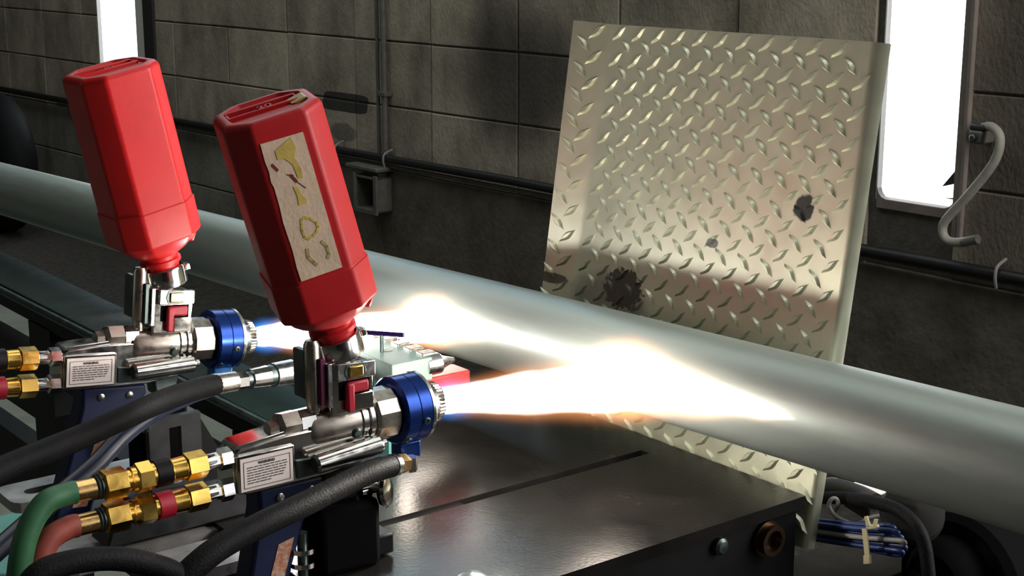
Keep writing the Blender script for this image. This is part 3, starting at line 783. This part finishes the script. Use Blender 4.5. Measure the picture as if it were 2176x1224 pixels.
# ------------------------------------------------------------------ bottles
def bring(u, hw, bl, r=None):
    """ring of 32 points: bl 0 = circle, 1 = square with broad chamfers"""
    h = hw; c = h*.44
    cor = [(h, -(h-c)), (h, h-c), (h-c, h), (-(h-c), h), (-h, h-c), (-h, -(h-c)), (-(h-c), -h), (h-c, -h)]
    out = []
    for i in range(8):
        p = Vector(cor[i-1]); q = Vector(cor[i]); s = Vector(cor[(i+1) % 8])
        f = .0028
        a = q+(p-q).normalized()*f; b = q+(s-q).normalized()*f
        out += [a, q*.5+(a+b)*.25, b, (q+s)*.5]
    res = []
    for p in out:
        an = math.atan2(p.y, p.x)
        rr = r if r else h
        cir = Vector((rr*math.cos(an), rr*math.sin(an)))
        x = cir.lerp(p, bl)
        res.append((x.x, x.y, u))
    return res
def make_bottle(gun, spin, m, label, lean_=-16.3):
    ax = Matrix.Rotation(R(lean_), 3, 'Y')
    pit = gun.rotation_euler.to_matrix()
    nb = pit @ Vector((-.0985, 0, .0715)) + gun.location
    root = thing('powder_bottle', label, 'bottle', nb, pit @ ax @ Matrix.Rotation(spin, 3, 'Z'), 'powder bottles on the guns')
    H = .0388
    rings = [bring(-.008, .0165, 0), bring(.006, .0165, 0), bring(.0068, .0195, 0), bring(.0100, .0195, 0), bring(.0108, .0172, 0), bring(.0145, .0176, 0), bring(.0165, .0215, 0),
             bring(.0205, .0280, .1), bring(.0255, .0335, .2), bring(.0300, .0362, .3), bring(.0320, .0370, .35), bring(.0325, .0386, .97), bring(.0350, .0395, 1), bring(.0650, .0400, 1), bring(.0656, .0391, 1), bring(.0665, H, 1),
             bring(.1895, H, 1), bring(.1930, H-.0009, 1), bring(.1952, H-.0030, 1), bring(.1960, H-.0060, 1), bring(.1958, H-.0085, 1), bring(.1935, H-.0105, 1), bring(.1935, .010, 1)]
    n = len(rings[0]); vs = [p for r_ in rings for p in r_]; fs = []
    for k in range(len(rings)-1):
        for i in range(n):
            j = (i+1) % n
            fs.append((k*n+i, k*n+j, (k+1)*n+j, (k+1)*n+i))
    fs.append(tuple(range(n))); fs.append(tuple((len(rings)-1)*n+i for i in range(n)))
    bo = part('bottle_body', MB().add(vs, fs), m, root, smooth=40)
    wn = bo.modifiers.new('normals', 'WEIGHTED_NORMAL'); wn.keep_sharp = True; wn.weight = 100
    mb = MB(); mb.bb((-.030, -.005, .1925), (.026, -.0028, .1962)); mb.bb((-.030, .012, .1925), (.026, .0142, .1962)); mb.bb((-.030, -.005, .1925), (-.028, .0142, .1958)); mb.bb((.024, -.005, .1925), (.026, .0142, .1958))
    part('base_ridges', mb, m, root, bevel=.0006)
    cu = bpy.data.curves.new('embossed_number', 'FONT'); cu.body = '20'; cu.size = .012; cu.extrude = .0009; cu.align_x = 'CENTER'; cu.align_y = 'CENTER'
    to = bpy.data.objects.new('embossed_number', cu); COL.objects.link(to)
    dg = bpy.context.evaluated_depsgraph_get(); me = bpy.data.meshes.new_from_object(to.evaluated_get(dg)); bpy.data.objects.remove(to)
    me.materials.clear(); me.materials.append(M[m])
    t2 = link('embossed_number', me, root); t2.location = (0, .0045, .1945)
    part('neck_lug', MB().box((.030, -.011, .026), (.010, .008, .010), rot=Matrix.Rotation(R(35), 3, 'Y')), m, root, bevel=.002)
    return root
b2 = make_bottle(gun2, R(-17), 'red2', 'red plastic bottle with a strip of masking tape marked in yellow')
b1 = make_bottle(gun1, R(0), 'red', 'plain bright red plastic bottle on the far spray gun', -18)
# tape strip on the near bottle
yf = -.0388
pl_ = [(.0168, .0690), (.0172, .1790), (-.0200, .1800), (-.0205, .166), (-.0198, .158), (-.0207, .150), (-.0196, .146), (-.0199, .130), (-.0209, .118), (-.0203, .095), (-.0212, .080), (-.0208, .0690)]
TS = .88
pl_ = [(x*TS, z) for x, z in pl_]
tp = part('tape_strip', MB().prism(pl_, yf-.0007, yf+.0001), 'tape', b2, smooth=0, label='beige masking tape strip')
def mark(polys, m, name='tape_mark'):
    mb = MB()
    for pg in polys: mb.prism([(x*TS, z) for x, z in pg], yf-.0010, yf-.0006)
    part(name, mb, m, tp, smooth=0)
def stroke(pts, wd):
    out = []
    P = [Vector(p) for p in pts]
    for i in range(len(P)-1):
        d = (P[i+1]-P[i]).normalized(); nrm = Vector((-d.y, d.x))*wd/2; e = d*wd*.25
        out.append([tuple(P[i]-nrm-e), tuple(P[i+1]-nrm+e), tuple(P[i+1]+nrm+e), tuple(P[i]+nrm-e)])
    return out
mark([[(-.010, .172), (.006, .178), (.008, .170), (.004, .163), (.007, .153), (.006, .146), (.002, .147), (.001, .158), (-.004, .164), (-.010, .165)]], 'yellow')
mark([[(-.004, .142), (.000, .140), (.001, .134), (.004, .129), (.003, .126), (-.004, .127), (-.003, .134)]], 'yellow')
mark(stroke([(-.0065, .112), (-.0075, .107), (-.0070, .102), (-.0045, .0995), (0, .1005), (.004, .1025), (.0068, .106), (.006, .110), (.002, .1145), (-.002, .1165), (-.0055, .1155), (-.0065, .112)], .0020), 'yellow')
mark(stroke([(-.008, .092), (-.009, .086), (-.006, .081), (-.004, .078)], .0028), 'ochre')
mark(stroke([(.006, .094), (.009, .089), (.009, .083), (.007, .080)], .0026), 'ochre')
mark(stroke([(-.0155, .1625), (-.0125, .1575)], .0022)+stroke([(-.003, .1505), (.000, .145)], .0024)+stroke([(-.006, .152), (-.001, .150)], .0008)+stroke([(.0, .145), (.006, .138)], .0006), 'darkmark')
part('tape_scrap', MB().prism([(.018, .1945), (.029, .1966), (.034, .1945), (.026, .1930)], -.010, .006), 'yellowtape', b2, smooth=0, label='scrap of yellow tape')

# ------------------------------------------------------------------ gas hoses with brass couplings
def coupling(root, A, D, band, bandm, pipe='brass'):
    A = Vector(A)
    def l(name, prof, m, n=24, ph=0): return part(name, MB().lathe(prof, A, D, n, ph), m, root, smooth=22)
    l('stem', [(-.006, .0055), (.004, .0060)], 'chrome', 16)
    l('brass_nut', [(.002, .0085), (.003, .0108), (.018, .0108), (.0195, .0092)], 'brass', 6, .3)
    l('brass_sleeve', [(.0195, .0090), (.030, .0086), (.031, .0092), (.062, .0092), (.063, .008), (.067, .008)], 'brass')
    l('colour_band', [(band, .0088), (band+.0005, .0104), (band+.0125, .0104), (band+.013, .0088)], bandm)
    l('brass_nut', [(.0455, .0095), (.0465, .0116), (.0575, .0116), (.0590, .0098)], 'brass', 6, .1)
    l('brass_nut', [(.0660, .0095), (.0670, .0118), (.0830, .0118), (.0845, .0098)], 'brass', 6, .45)
    l('groove_ring', [(.0845, .0086), (.0860, .0094), (.0870, .0082), (.0885, .0092), (.0900, .0080)], 'dsteel')
    l('ferrule', [(.0895, .0080), (.1090, .0080), (.1100, .0072)], 'copper')
def gashose(gun, z, pts, m, band, bandm, label, grp):
    pit = gun.rotation_euler.to_matrix()
    A = pit @ Vector((-.2185, -.008, z)) + gun.location
    root = thing('gas_hose', label, 'hose', A, pit, grp)
    coupling(root, (0, 0, 0), (-1, 0, 0), band, bandm)
    part('hose_tube', MB().sweep([(-.104, 0, 0)]+pts, .0086, 18, 8), m, root)
gashose(gun2, -.0055, [(-.112, 0, .0), (-.128, -.002, -.003), (-.143, -.006, -.020), (-.152, -.010, -.046), (-.157, -.014, -.080), (-.158, -.020, -.125), (-.150, -.02, -.2)], 'green', .031, 'black', 'green gas hose with brass coupling leading to the near gun', 'gas hoses')
gashose(gun2, -.0310, [(-.112, 0, .0), (-.126, -.002, -.005), (-.136, -.006, -.020), (-.142, -.010, -.046), (-.145, -.014, -.076), (-.146, -.02, -.125), (-.14, -.02, -.19)], 'redhose', .0305, 'redband', 'red gas hose with brass coupling and red band at the near gun', 'gas hoses')
gashose(gun1, -.0055, [(-.118, 0, 0), (-.16, -.004, -.004), (-.22, -.01, -.03), (-.25, -.01, -.09)], 'green', .031, 'black', 'upper brass-coupled hose of the far gun, cut by the left edge', 'gas hoses')
gashose(gun1, -.0310, [(-.118, 0, 0), (-.15, -.004, -.006), (-.20, -.01, -.04), (-.22, -.01, -.10)], 'redhose', .0305, 'redband', 'lower brass-coupled hose of the far gun, cut by the left edge', 'gas hoses')

# air hose of the near gun (elbow under the air cap)
root = thing('air_hose', 'black air hose curving down from under the near air cap', 'hose', N2+Vector((-.034, -.012, -.06)))
b = root.location.copy()
e0 = at(872, 985, 1, .990); e1 = at(845, 985, 1, .985)
part('elbow', MB().sweep([N2+Vector((-.034, -.004, -.038))-b, N2+Vector((-.034, -.008, -.047))-b, e0-b], .0048, 12, 4), 'brass', root)
part('elbow_hex', MB().lathe([(-.006, .0062), (.006, .0062)], e0-b, (0, 0, 1), 6), 'nickel', root, smooth=20)
d = (at(800, 995, 1, .975)-at(855, 985, 1, .985)).normalized()
part('hose_nut', MB().lathe([(0, .006), (.001, .0082), (.011, .0086), (.012, .007), (.016, .0068)], at(862, 984, 1, .987)-b, d, 6), 'copper', root, smooth=20)
part('nut_band', MB().lathe([(.012, .0072), (.0125, .0090), (.018, .0092), (.019, .008)], at(862, 984, 1, .987)-b, d, 20), 'steel', root)
hpts = [at(832, 989, 1, .980), at(790, 1002, 1, .97), at(730, 1030, 1, .955), at(640, 1075, 1, .93), at(560, 1112, 1, .915), at(480, 1155, 1, .905), at(425, 1195, 1, .90), at(370, 1250, 1, .90), at(320, 1320, 1, .90)]
def rib(t, i): return .0092*(1+.045*(i % 2)) if t < .32 else .0094
part('hose_tube', MB().sweep([q-b for q in hpts], .0094, 18, 16, rf=rib), 'rubber', root)

# air hose to the manifold with the quick coupler
q0 = at(668, 783, 1, 1.215); q1 = at(452, 818, 1, 1.20)
root = thing('supply_hose', 'thick black hose with chrome quick coupler feeding the air manifold', 'hose', q1)
d = (q1-q0).normalized(); LL = (q1-q0).length; k = LL/216
def cl(name, a, c, r0, r1, m, n=24): part(name, MB().lathe([(a*k, r0*.8), (a*k+.0006, r0), (c*k-.0006, r1), (c*k, r1*.8)], q0-q1, d, n), m, root, smooth=22)
part('feed_pipe', MB().sweep([q0-q1-d*.002, (q0+Vector((.757, 1.24, .740)))*.5-q1, Vector((.757, 1.24, .740))-q1], .0050, 12, 6), 'brass', root)
cl('brass_hex', 0, 18, .0082, .0082, 'brass', 6); cl('brass_hex', 18, 36, .0074, .0074, 'brass', 6); cl('neck', 34, 50, .0052, .0052, 'chrome'); cl('coupler_sleeve', 48, 92, .0120, .0112, 'steel'); cl('coupler_ring', 92, 104, .0100, .0100, 'dsteel')
cl('coupler_body', 103, 140, .0102, .0092, 'chrome'); cl('coupler_neck', 139, 150, .0070, .0070, 'dsteel'); cl('hex', 149, 172, .0084, .0084, 'chrome', 6); cl('ferrule', 170, 216, .0094, .0100, 'nickel')
hp = [q1-d*.004, at(420, 826, 1, 1.19), at(350, 850, 1, 1.165), at(270, 885, 1, 1.13), at(180, 925, 1, 1.10), at(90, 962, 1, 1.07), at(0, 1000, 1, 1.05), at(-90, 1050, 1, 1.03)]
part('hose_tube', MB().sweep([q-q1 for q in hp], .0098, 18, 10), 'rubber', root)
hp = [at(446, 826, 1, 1.215), at(400, 842, 1, 1.20), at(330, 875, 1, 1.18), at(262, 925, 1, 1.155), at(200, 990, 1, 1.13), at(130, 1050, 1, 1.10), at(50, 1120, 1, 1.08), at(-40, 1200, 1, 1.05)]
o = part('blue_black_hose', MB().sweep([q-hp[0] for q in hp], .0080, 16, 10), 'rubberblue')
o.location = hp[0]
tag(o, 'blue-black hose running just under the thick hose to the lower left', 'hose')
hp = [at(30, 1290, 1, .90), at(80, 1222, 1, .90), at(150, 1195, 1, .90), at(240, 1187, 1, .90), at(320, 1200, 1, .90), at(380, 1225, 1, .90), at(430, 1280, 1, .90)]
o = part('arched_hose', MB().sweep([q-hp[3] for q in hp], .0082, 16, 10), 'rubber')
o.location = hp[3]
tag(o, 'black hose arching over the bottom edge at the left', 'hose')

# ------------------------------------------------------------------ air manifold
root = thing('air_manifold', 'pale green air manifold block with a row of jets beside the far flame', 'manifold', (.785, 1.22, PZ))
T = Matrix.Translation((-.785, -1.22, -PZ))
part('block', MB().bb((.756, 1.170, .728), (.803, 1.300, .751), T), 'manifold', root, bevel=.001)
for i in range(5):
    y = 1.184+i*.0225
    j = part('jet', MB().bb((.797, y-.0065, .7425), (.8125, y+.0065, .7535), T), 'nickel', root, bevel=.001)
    part('jet_tip', MB().bb((.8125, y-.0035, .7445), (.8165, y+.0035, .7505), T), 'dsteel', j)
part('cone_nozzle', MB().lathe([(0, .0105), (.016, .0105), (.018, .0090), (.020, .0068), (.034, .0022), (.034, 0)], (.799, 1.178, .741), (1, -.05, .03), 24, T=T), 'steel', root)
part('plug', MB().lathe([(0, .0032), (.001, .0032), (.001, 0)], (.781, 1.170, .738), (0, -1, 0), 14, T=T), 'dsteel', root)
part('top_hole', MB().lathe([(0, .0050), (.0006, .0050), (.0006, 0)], (.782, 1.218, .7508), (0, 0, 1), 16, T=T), 'dsteel', root)
part('leg', MB().bb((.757, 1.180, PZ), (.768, 1.205, .728), T), 'teal', root)
part('leg', MB().bb((.757, 1.230, PZ), (.768, 1.255, .728), T), 'teal', root)
part('red_block', MB().bb((.800, 1.174, .690), (.852, 1.204, .7285), T), 'dullred', root, bevel=.002, label='red block')  # small red block below the cone nozzle
p0 = at(772, 706, 1, 1.232); p1 = at(858, 712, 1, 1.196)
part('purple_rod', MB().sweep([p0+T.translation, p1+T.translation], .0024, 10, 1), 'purple', root, label='thin purple rod')  # thin purple rod above the manifold
pm = p0.lerp(p1, .45)
part('rod_stem', MB().lathe([(0, .0020), (pm.z-.7505, .0020)], (pm.x, pm.y, .7505), (0, 0, 1), 8, T=T), 'dsteel', root)

# ------------------------------------------------------------------ drive gear and wiring beyond the plate, lower right
root = thing('drive_motor', 'black round drive motor below the pipe at the lower right', 'motor', (1.15, .80, .40))
b = root.location.copy()
def rel(x, y, X): return at(x, y, 0, X)-b
part('shelf', MB().bb((-.112, .06, .135), (.10, .15, .142)), mat('dusty_shelf', (.03, .027, .024), .9, spec=.1, var=.2, vs=40), root, bevel=.001)
part('motor_body', MB().lathe([(0, .04), (.004, .060), (.012, .066), (.115, .066), (.125, .058), (.128, .03)], (-.035, -.020, .165), (1, 0, 0), 40), 'blackmatte', root)
part('end_bell', MB().lathe([(0, .0), (0, .028), (.010, .036), (.03, .038)], (-.065, -.020, .175), (1, 0, 0), 32), 'blackmatte', root)
part('stand', MB().bb((-.10, -.05, -.40), (.08, .12, .135)), 'black', root)
part('terminal_box', MB().slab([rel(1800, 1034, 1.10), rel(1826, 1024, 1.13), rel(1895, 1052, 1.13), rel(1852, 1066, 1.10)], .02), 'brownduct', root, bevel=.002)
part('white_tag', MB().slab([rel(1807, 1033, 1.099)+Vector((-.002, 0, .002)), rel(1830, 1027, 1.125)+Vector((-.002, 0, .002)), rel(1887, 1051, 1.125)+Vector((-.002, 0, .002)), rel(1851, 1062, 1.099)+Vector((-.002, 0, .002))], -.001), 'whitetag', root, smooth=0, label='blank white tag')
mb = MB()
for i in range(3): mb.sweep([rel(1876+i*11, 1075+i*4, 1.07), rel(1888+i*11, 1056+i*4, 1.075), rel(1906+i*11, 1062+i*4, 1.085), rel(1912+i*11, 1082+i*4, 1.09)], .0045, 10, 6)
part('terminal_fins', mb, 'dsteel', root)
part('dome', MB().lathe([(0, .026), (.006, .030), (.016, .028), (.024, .018), (.027, 0)], rel(1935, 1095, 1.09), (-.5, -.6, .6), 28), mat('dark_dome', (.02, .019, .018), .8, spec=.1), root)
def cable(name, pts, r, m, label, grp=None):
    P = [at(x, y, 0, X) for x, y, X in pts]
    o = part(name, MB().sweep([q-P[0] for q in P], r, 12, 8), m); o.location = P[0]
    return tag(o, label, 'cable', grp)
cable('ribbed_duct', [(1730, 1040, 1.10), (1775, 1036, 1.10), (1820, 1048, 1.09), (1860, 1068, 1.08)], .009, 'brownduct', 'brown duct curving out from behind the tread plate')
cable('black_cable', [(1740, 1058, 1.085), (1790, 1058, 1.075), (1850, 1066, 1.06), (1905, 1082, 1.055), (1945, 1115, 1.05), (1965, 1160, 1.05), (1975, 1240, 1.05)], .0062, 'rubber', 'thick black cable looping over the motor down to the bottom edge')
cable('thin_brown_cable', [(1745, 1022, 1.12), (1770, 1019, 1.12), (1790, 1025, 1.12), (1815, 1036, 1.12)], .0022, 'greycable', 'thin cable just under the pipe beside the tread plate edge')
cable('loop_cable', [(1840, 1124, 1.05), (1805, 1112, 1.05), (1775, 1096, 1.05), (1762, 1076, 1.05), (1766, 1062, 1.052), (1776, 1060, 1.056), (1781, 1072, 1.058), (1774, 1090, 1.06), (1790, 1110, 1.062), (1830, 1130, 1.062)], .0021, 'greycable', 'pale grey cable making a small loop above the blue bundle')
cable('grey_arc_cable', [(1825, 1112, 1.07), (1850, 1100, 1.07), (1880, 1094, 1.07), (1910, 1094, 1.075)], .0020, 'greycable', 'thin grey cable arching behind the zip tie')
cable('rim_cable', [(1950, 1066, 1.09), (1962, 1080, 1.088), (1972, 1098, 1.086), (1976, 1115, 1.086)], .0014, 'greycable', 'thin pale wire along the dome at the far right of the wiring')
for i in range(6):
    y = 1112+i*7.5
    e = [1900, 1908, 1916, 1922, 1924, 1918][i]
    X = 1.045-.004*(i % 2)
    cable('blue_cable', [(1700, y-10, X), (1770, y-3+i, X), (1830, y+3+i*1.5, X), (1880, y+4+i*2.5, X), (e-8, y+6+i*3, X+.001), (e, y+11+i*3, X+.004), (e-14, y+14+i*3, X+.006), (1850, y+9+i*2, X+.006)], .0024, 'bluecable' if i % 2 == 0 else 'greycable' if i == 3 else 'bluecable',
          ['topmost strand of the blue cable bundle', 'second strand from the top of the blue cable bundle', 'third strand from the top of the blue cable bundle', 'grey strand in the middle of the blue cable bundle', 'second lowest strand of the blue cable bundle', 'lowest strand of the blue cable bundle'][i], 'strands of the cable bundle')
zz = [at(1836, 1122, 0, 1.030), at(1842, 1135, 0, 1.028), at(1842, 1160, 0, 1.028), at(1841, 1190, 0, 1.03)]
root = thing('zip_tie', 'yellowish zip tie around the blue cable bundle', 'zip tie', zz[0])
b = zz[0].copy()
def ribbon(P, wpx, X): return [at(P[0][0]-wpx, P[0][1], 0, X)-b, at(P[0][0]+wpx, P[0][1], 0, X)-b, at(P[1][0]+wpx, P[1][1], 0, X)-b, at(P[1][0]-wpx, P[1][1], 0, X)-b]
part('strap', MB().slab(ribbon(((1836, 1124), (1842, 1180)), 5, 1.026), .0015), 'ziptie', root)
part('strap_end', MB().slab(ribbon(((1841, 1180), (1841, 1199)), 7, 1.026), .003), 'ziptie', root, bevel=.0006)
part('head', MB().slab([at(1838, 1116, 0, 1.028)-b, at(1862, 1116, 0, 1.028)-b, at(1864, 1122, 0, 1.028)-b, at(1842, 1127, 0, 1.028)-b], .004), 'ziptie', root, bevel=.0006)
part('tail', MB().slab([at(1836, 1098, 0, 1.028)-b, at(1842, 1097, 0, 1.028)-b, at(1849, 1118, 0, 1.028)-b, at(1841, 1119, 0, 1.028)-b], .0015), 'ziptie', root)
part('tail', MB().slab([at(1857, 1103, 0, 1.028)-b, at(1864, 1104, 0, 1.028)-b, at(1861, 1118, 0, 1.028)-b, at(1854, 1117, 0, 1.028)-b], .0015), 'ziptie', root)

# ------------------------------------------------------------------ flames (glowing gas volumes)
def flame_mat(name, L, ramp, rmax, S, c_in, c_out, halo, blue):
    m = bpy.data.materials.new(name)
    m.use_nodes = True
    nt = m.node_tree
    nt.nodes.remove(nt.nodes['Principled BSDF'])
    N = nt.nodes.new; Lk = nt.links.new
    def math_(op, a, b=None, c=None):
        q = N('ShaderNodeMath'); q.operation = op
        for i, x in enumerate((a, b, c)):
            if x is None: continue
            if isinstance(x, (int, float)): q.inputs[i].default_value = x
            else: Lk(x, q.inputs[i])
        return q.outputs[0]
    tc = N('ShaderNodeTexCoord'); sp = N('ShaderNodeSeparateXYZ'); Lk(tc.outputs['Object'], sp.inputs[0])
    t = math_('DIVIDE', sp.outputs[0], L)
    rp = N('ShaderNodeValToRGB'); Lk(t, rp.inputs[0])
    cr = rp.color_ramp; cr.interpolation = 'EASE'
    while len(cr.elements) > 1: cr.elements.remove(cr.elements[0])
    cr.elements[0].position = ramp[0][0]; cr.elements[0].color = (ramp[0][1],)*3+(1,)
    for p_, v_ in ramp[1:]:
        e = cr.elements.new(p_); e.color = (v_, v_, v_, 1)
    r = math_('MULTIPLY', rp.outputs[0], rmax)
    rho = math_('SQRT', math_('ADD', math_('MULTIPLY', sp.outputs[1], sp.outputs[1]), math_('MULTIPLY', sp.outputs[2], sp.outputs[2])))
    n = N('ShaderNodeTexNoise'); mp = N('ShaderNodeMapping'); mp.inputs['Scale'].default_value = (.35, 1, 1)
    Lk(tc.outputs['Object'], mp.inputs[0]); Lk(mp.outputs[0], n.inputs['Vector']); n.inputs['Scale'].default_value = 90; n.inputs['Detail'].default_value = 2
    q = math_('DIVIDE', rho, math_('MAXIMUM', r, .0004))
    q = math_('MULTIPLY_ADD', math_('SUBTRACT', n.outputs[0], .5), .25, q)
    def sstep(x, a, b, o0, o1):
        k = N('ShaderNodeMapRange'); k.interpolation_type = 'SMOOTHSTEP'
        Lk(x, k.inputs[0])
        for i, v_ in enumerate((a, b, o0, o1)): k.inputs[i+1].default_value = v_
        return k.outputs[0]
    core = sstep(q, .62, 1.0, 1, 0)
    hal = sstep(q, .6, 1.75, 1, 0)
    hal = math_('MULTIPLY', hal, hal)
    endf = sstep(t, .0, .03, 0, 1)
    endf = math_('MULTIPLY', endf, sstep(t, .90, 1.0, 1, 0))
    cm = N('ShaderNodeMix'); cm.data_type = 'RGBA'; Lk(sstep(t, .02, blue, 1, 0), cm.inputs['Factor']); cm.inputs[6].default_value = (*c_out, 1); cm.inputs[7].default_value = (.02, .30, 1, 1) if blue > 0 else (*c_out, 1)
    e1 = N('ShaderNodeEmission'); e1.inputs[0].default_value = (*c_in, 1); Lk(math_('MULTIPLY', math_('MULTIPLY', core, endf), S), e1.inputs[1])
    e2 = N('ShaderNodeEmission'); Lk(cm.outputs[2], e2.inputs[0]); Lk(math_('MULTIPLY', math_('MULTIPLY', hal, endf), halo), e2.inputs[1])
    ad = N('ShaderNodeAddShader'); Lk(e1.outputs[0], ad.inputs[0]); Lk(e2.outputs[0], ad.inputs[1])
    Lk(ad.outputs[0], nt.nodes['Material Output'].inputs['Volume'])
    m.cycles.volume_step_rate = .35
    return m
def jet(name, parent, A, B, ramp, rmax, S, c_in, c_out, halo, blue=.18):
    A = Vector(A); B = Vector(B); D = B-A; Ln = D.length
    m = flame_mat(name, Ln, ramp, rmax, S, c_in, c_out, halo, blue)
    prof = []
    for k in range(13):
        t = k/12
        for i in range(len(ramp)-1):
            if ramp[i][0] <= t <= ramp[i+1][0]:
                f = (t-ramp[i][0])/(ramp[i+1][0]-ramp[i][0]); v = ramp[i][1]*(1-f)+ramp[i+1][1]*f
        prof.append((t*Ln, max(.003, v*rmax*1.85)))
    o = part(name, MB().lathe(prof, (0, 0, 0), (1, 0, 0), 24), m, parent)
    o.location = A-parent.location
    o.rotation_euler = D.to_track_quat('X', 'Z').to_euler()
    return o
def onpipe(px, py):
    """point of the sight line on the pipe surface"""
    r = (FV + RT*((px-CXP)/FPX) - UV*((py-CYP)/FPX)).normalized()
    ax = pd.normalized(); w0 = CAM-PA
    a = r-ax*r.dot(ax); b_ = w0-ax*w0.dot(ax)
    A_, B_, C_ = a.dot(a), 2*a.dot(b_), b_.dot(b_)-PR*PR
    t = (-B_-math.sqrt(max(0, B_*B_-4*A_*C_)))/(2*A_)
    return CAM+r*t
def glow(name, loc, e, col, rad=.02):
    l = bpy.data.lights.new(name, 'POINT'); l.energy = e; l.color = col; l.shadow_soft_size = rad
    o = bpy.data.objects.new(name, l); COL.objects.link(o); o.location = loc
WHT = (1, .93, .84); ORG = (1, .36, .12)
I2 = onpipe(1345, 815); E2 = onpipe(1700, 892)
root = thing('flame', 'near white-hot flame striking the pipe in the middle of the picture', 'flame', N2, group='spray flames')
n2 = N2+Vector((-.004, 0, 0))
jet('jet', root, n2, I2+(I2-n2).normalized()*.012, [(0, .46), (.08, .50), (.5, .80), (.85, 1), (1, .95)], .0262, 420, WHT, ORG, 30)
up_ = Vector((0, 0, .006)); off = Vector((-.006, 0, 0))
dw = (E2-I2).normalized()
jet('wash', root, I2-dw*.055+up_+off, E2+off*.3, [(0, .35), (.10, .85), (.22, 1), (.5, .62), (.8, .26), (1, .05)], .030, 330, WHT, ORG, 55, .0)
I1 = onpipe(928, 690); E1 = onpipe(1075, 716)
root = thing('flame', 'far white-hot flame passing behind the near red bottle', 'flame', N1, group='spray flames')
n1 = N1+Vector((-.003, 0, 0))
jet('jet', root, n1, I1+(I1-n1).normalized()*.012, [(0, .46), (.08, .58), (.25, .85), (.7, .95), (1, 1)], .0205, 420, WHT, ORG, 30)
dw = (E1-I1).normalized()
jet('wash', root, I1-dw*.05+up_+off, E1+off*.3, [(0, .35), (.12, .85), (.3, 1), (.6, .55), (1, .05)], .024, 300, WHT, ORG, 55, .0)
for nn, ii, rt_, k_ in ((n2, I2, bpy.data.objects['flame'], 1.0), (n1, I1, bpy.data.objects['flame.001'], 1.6)):
    jet('blue_root', rt_, nn, nn+(ii-nn)*.32, [(0, .75), (.25, 1), (1, .6)], .0140, .5, (.2, .5, 1), (.005, .30, 1), 26*k_, 9.0)
glow('flame_light', n2.lerp(I2, .30), 1.8, (1, .96, .86), .010)
glow('flame_light', n2.lerp(I2, .78), .12, (1, .86, .68), .02)
glow('flame_light', n1.lerp(I1, .30), 1.4, (.97, .98, 1), .010)
glow('flame_light', n1.lerp(I1, .78), .12, (1, .84, .66), .02)
bpy.context.view_layer.update()
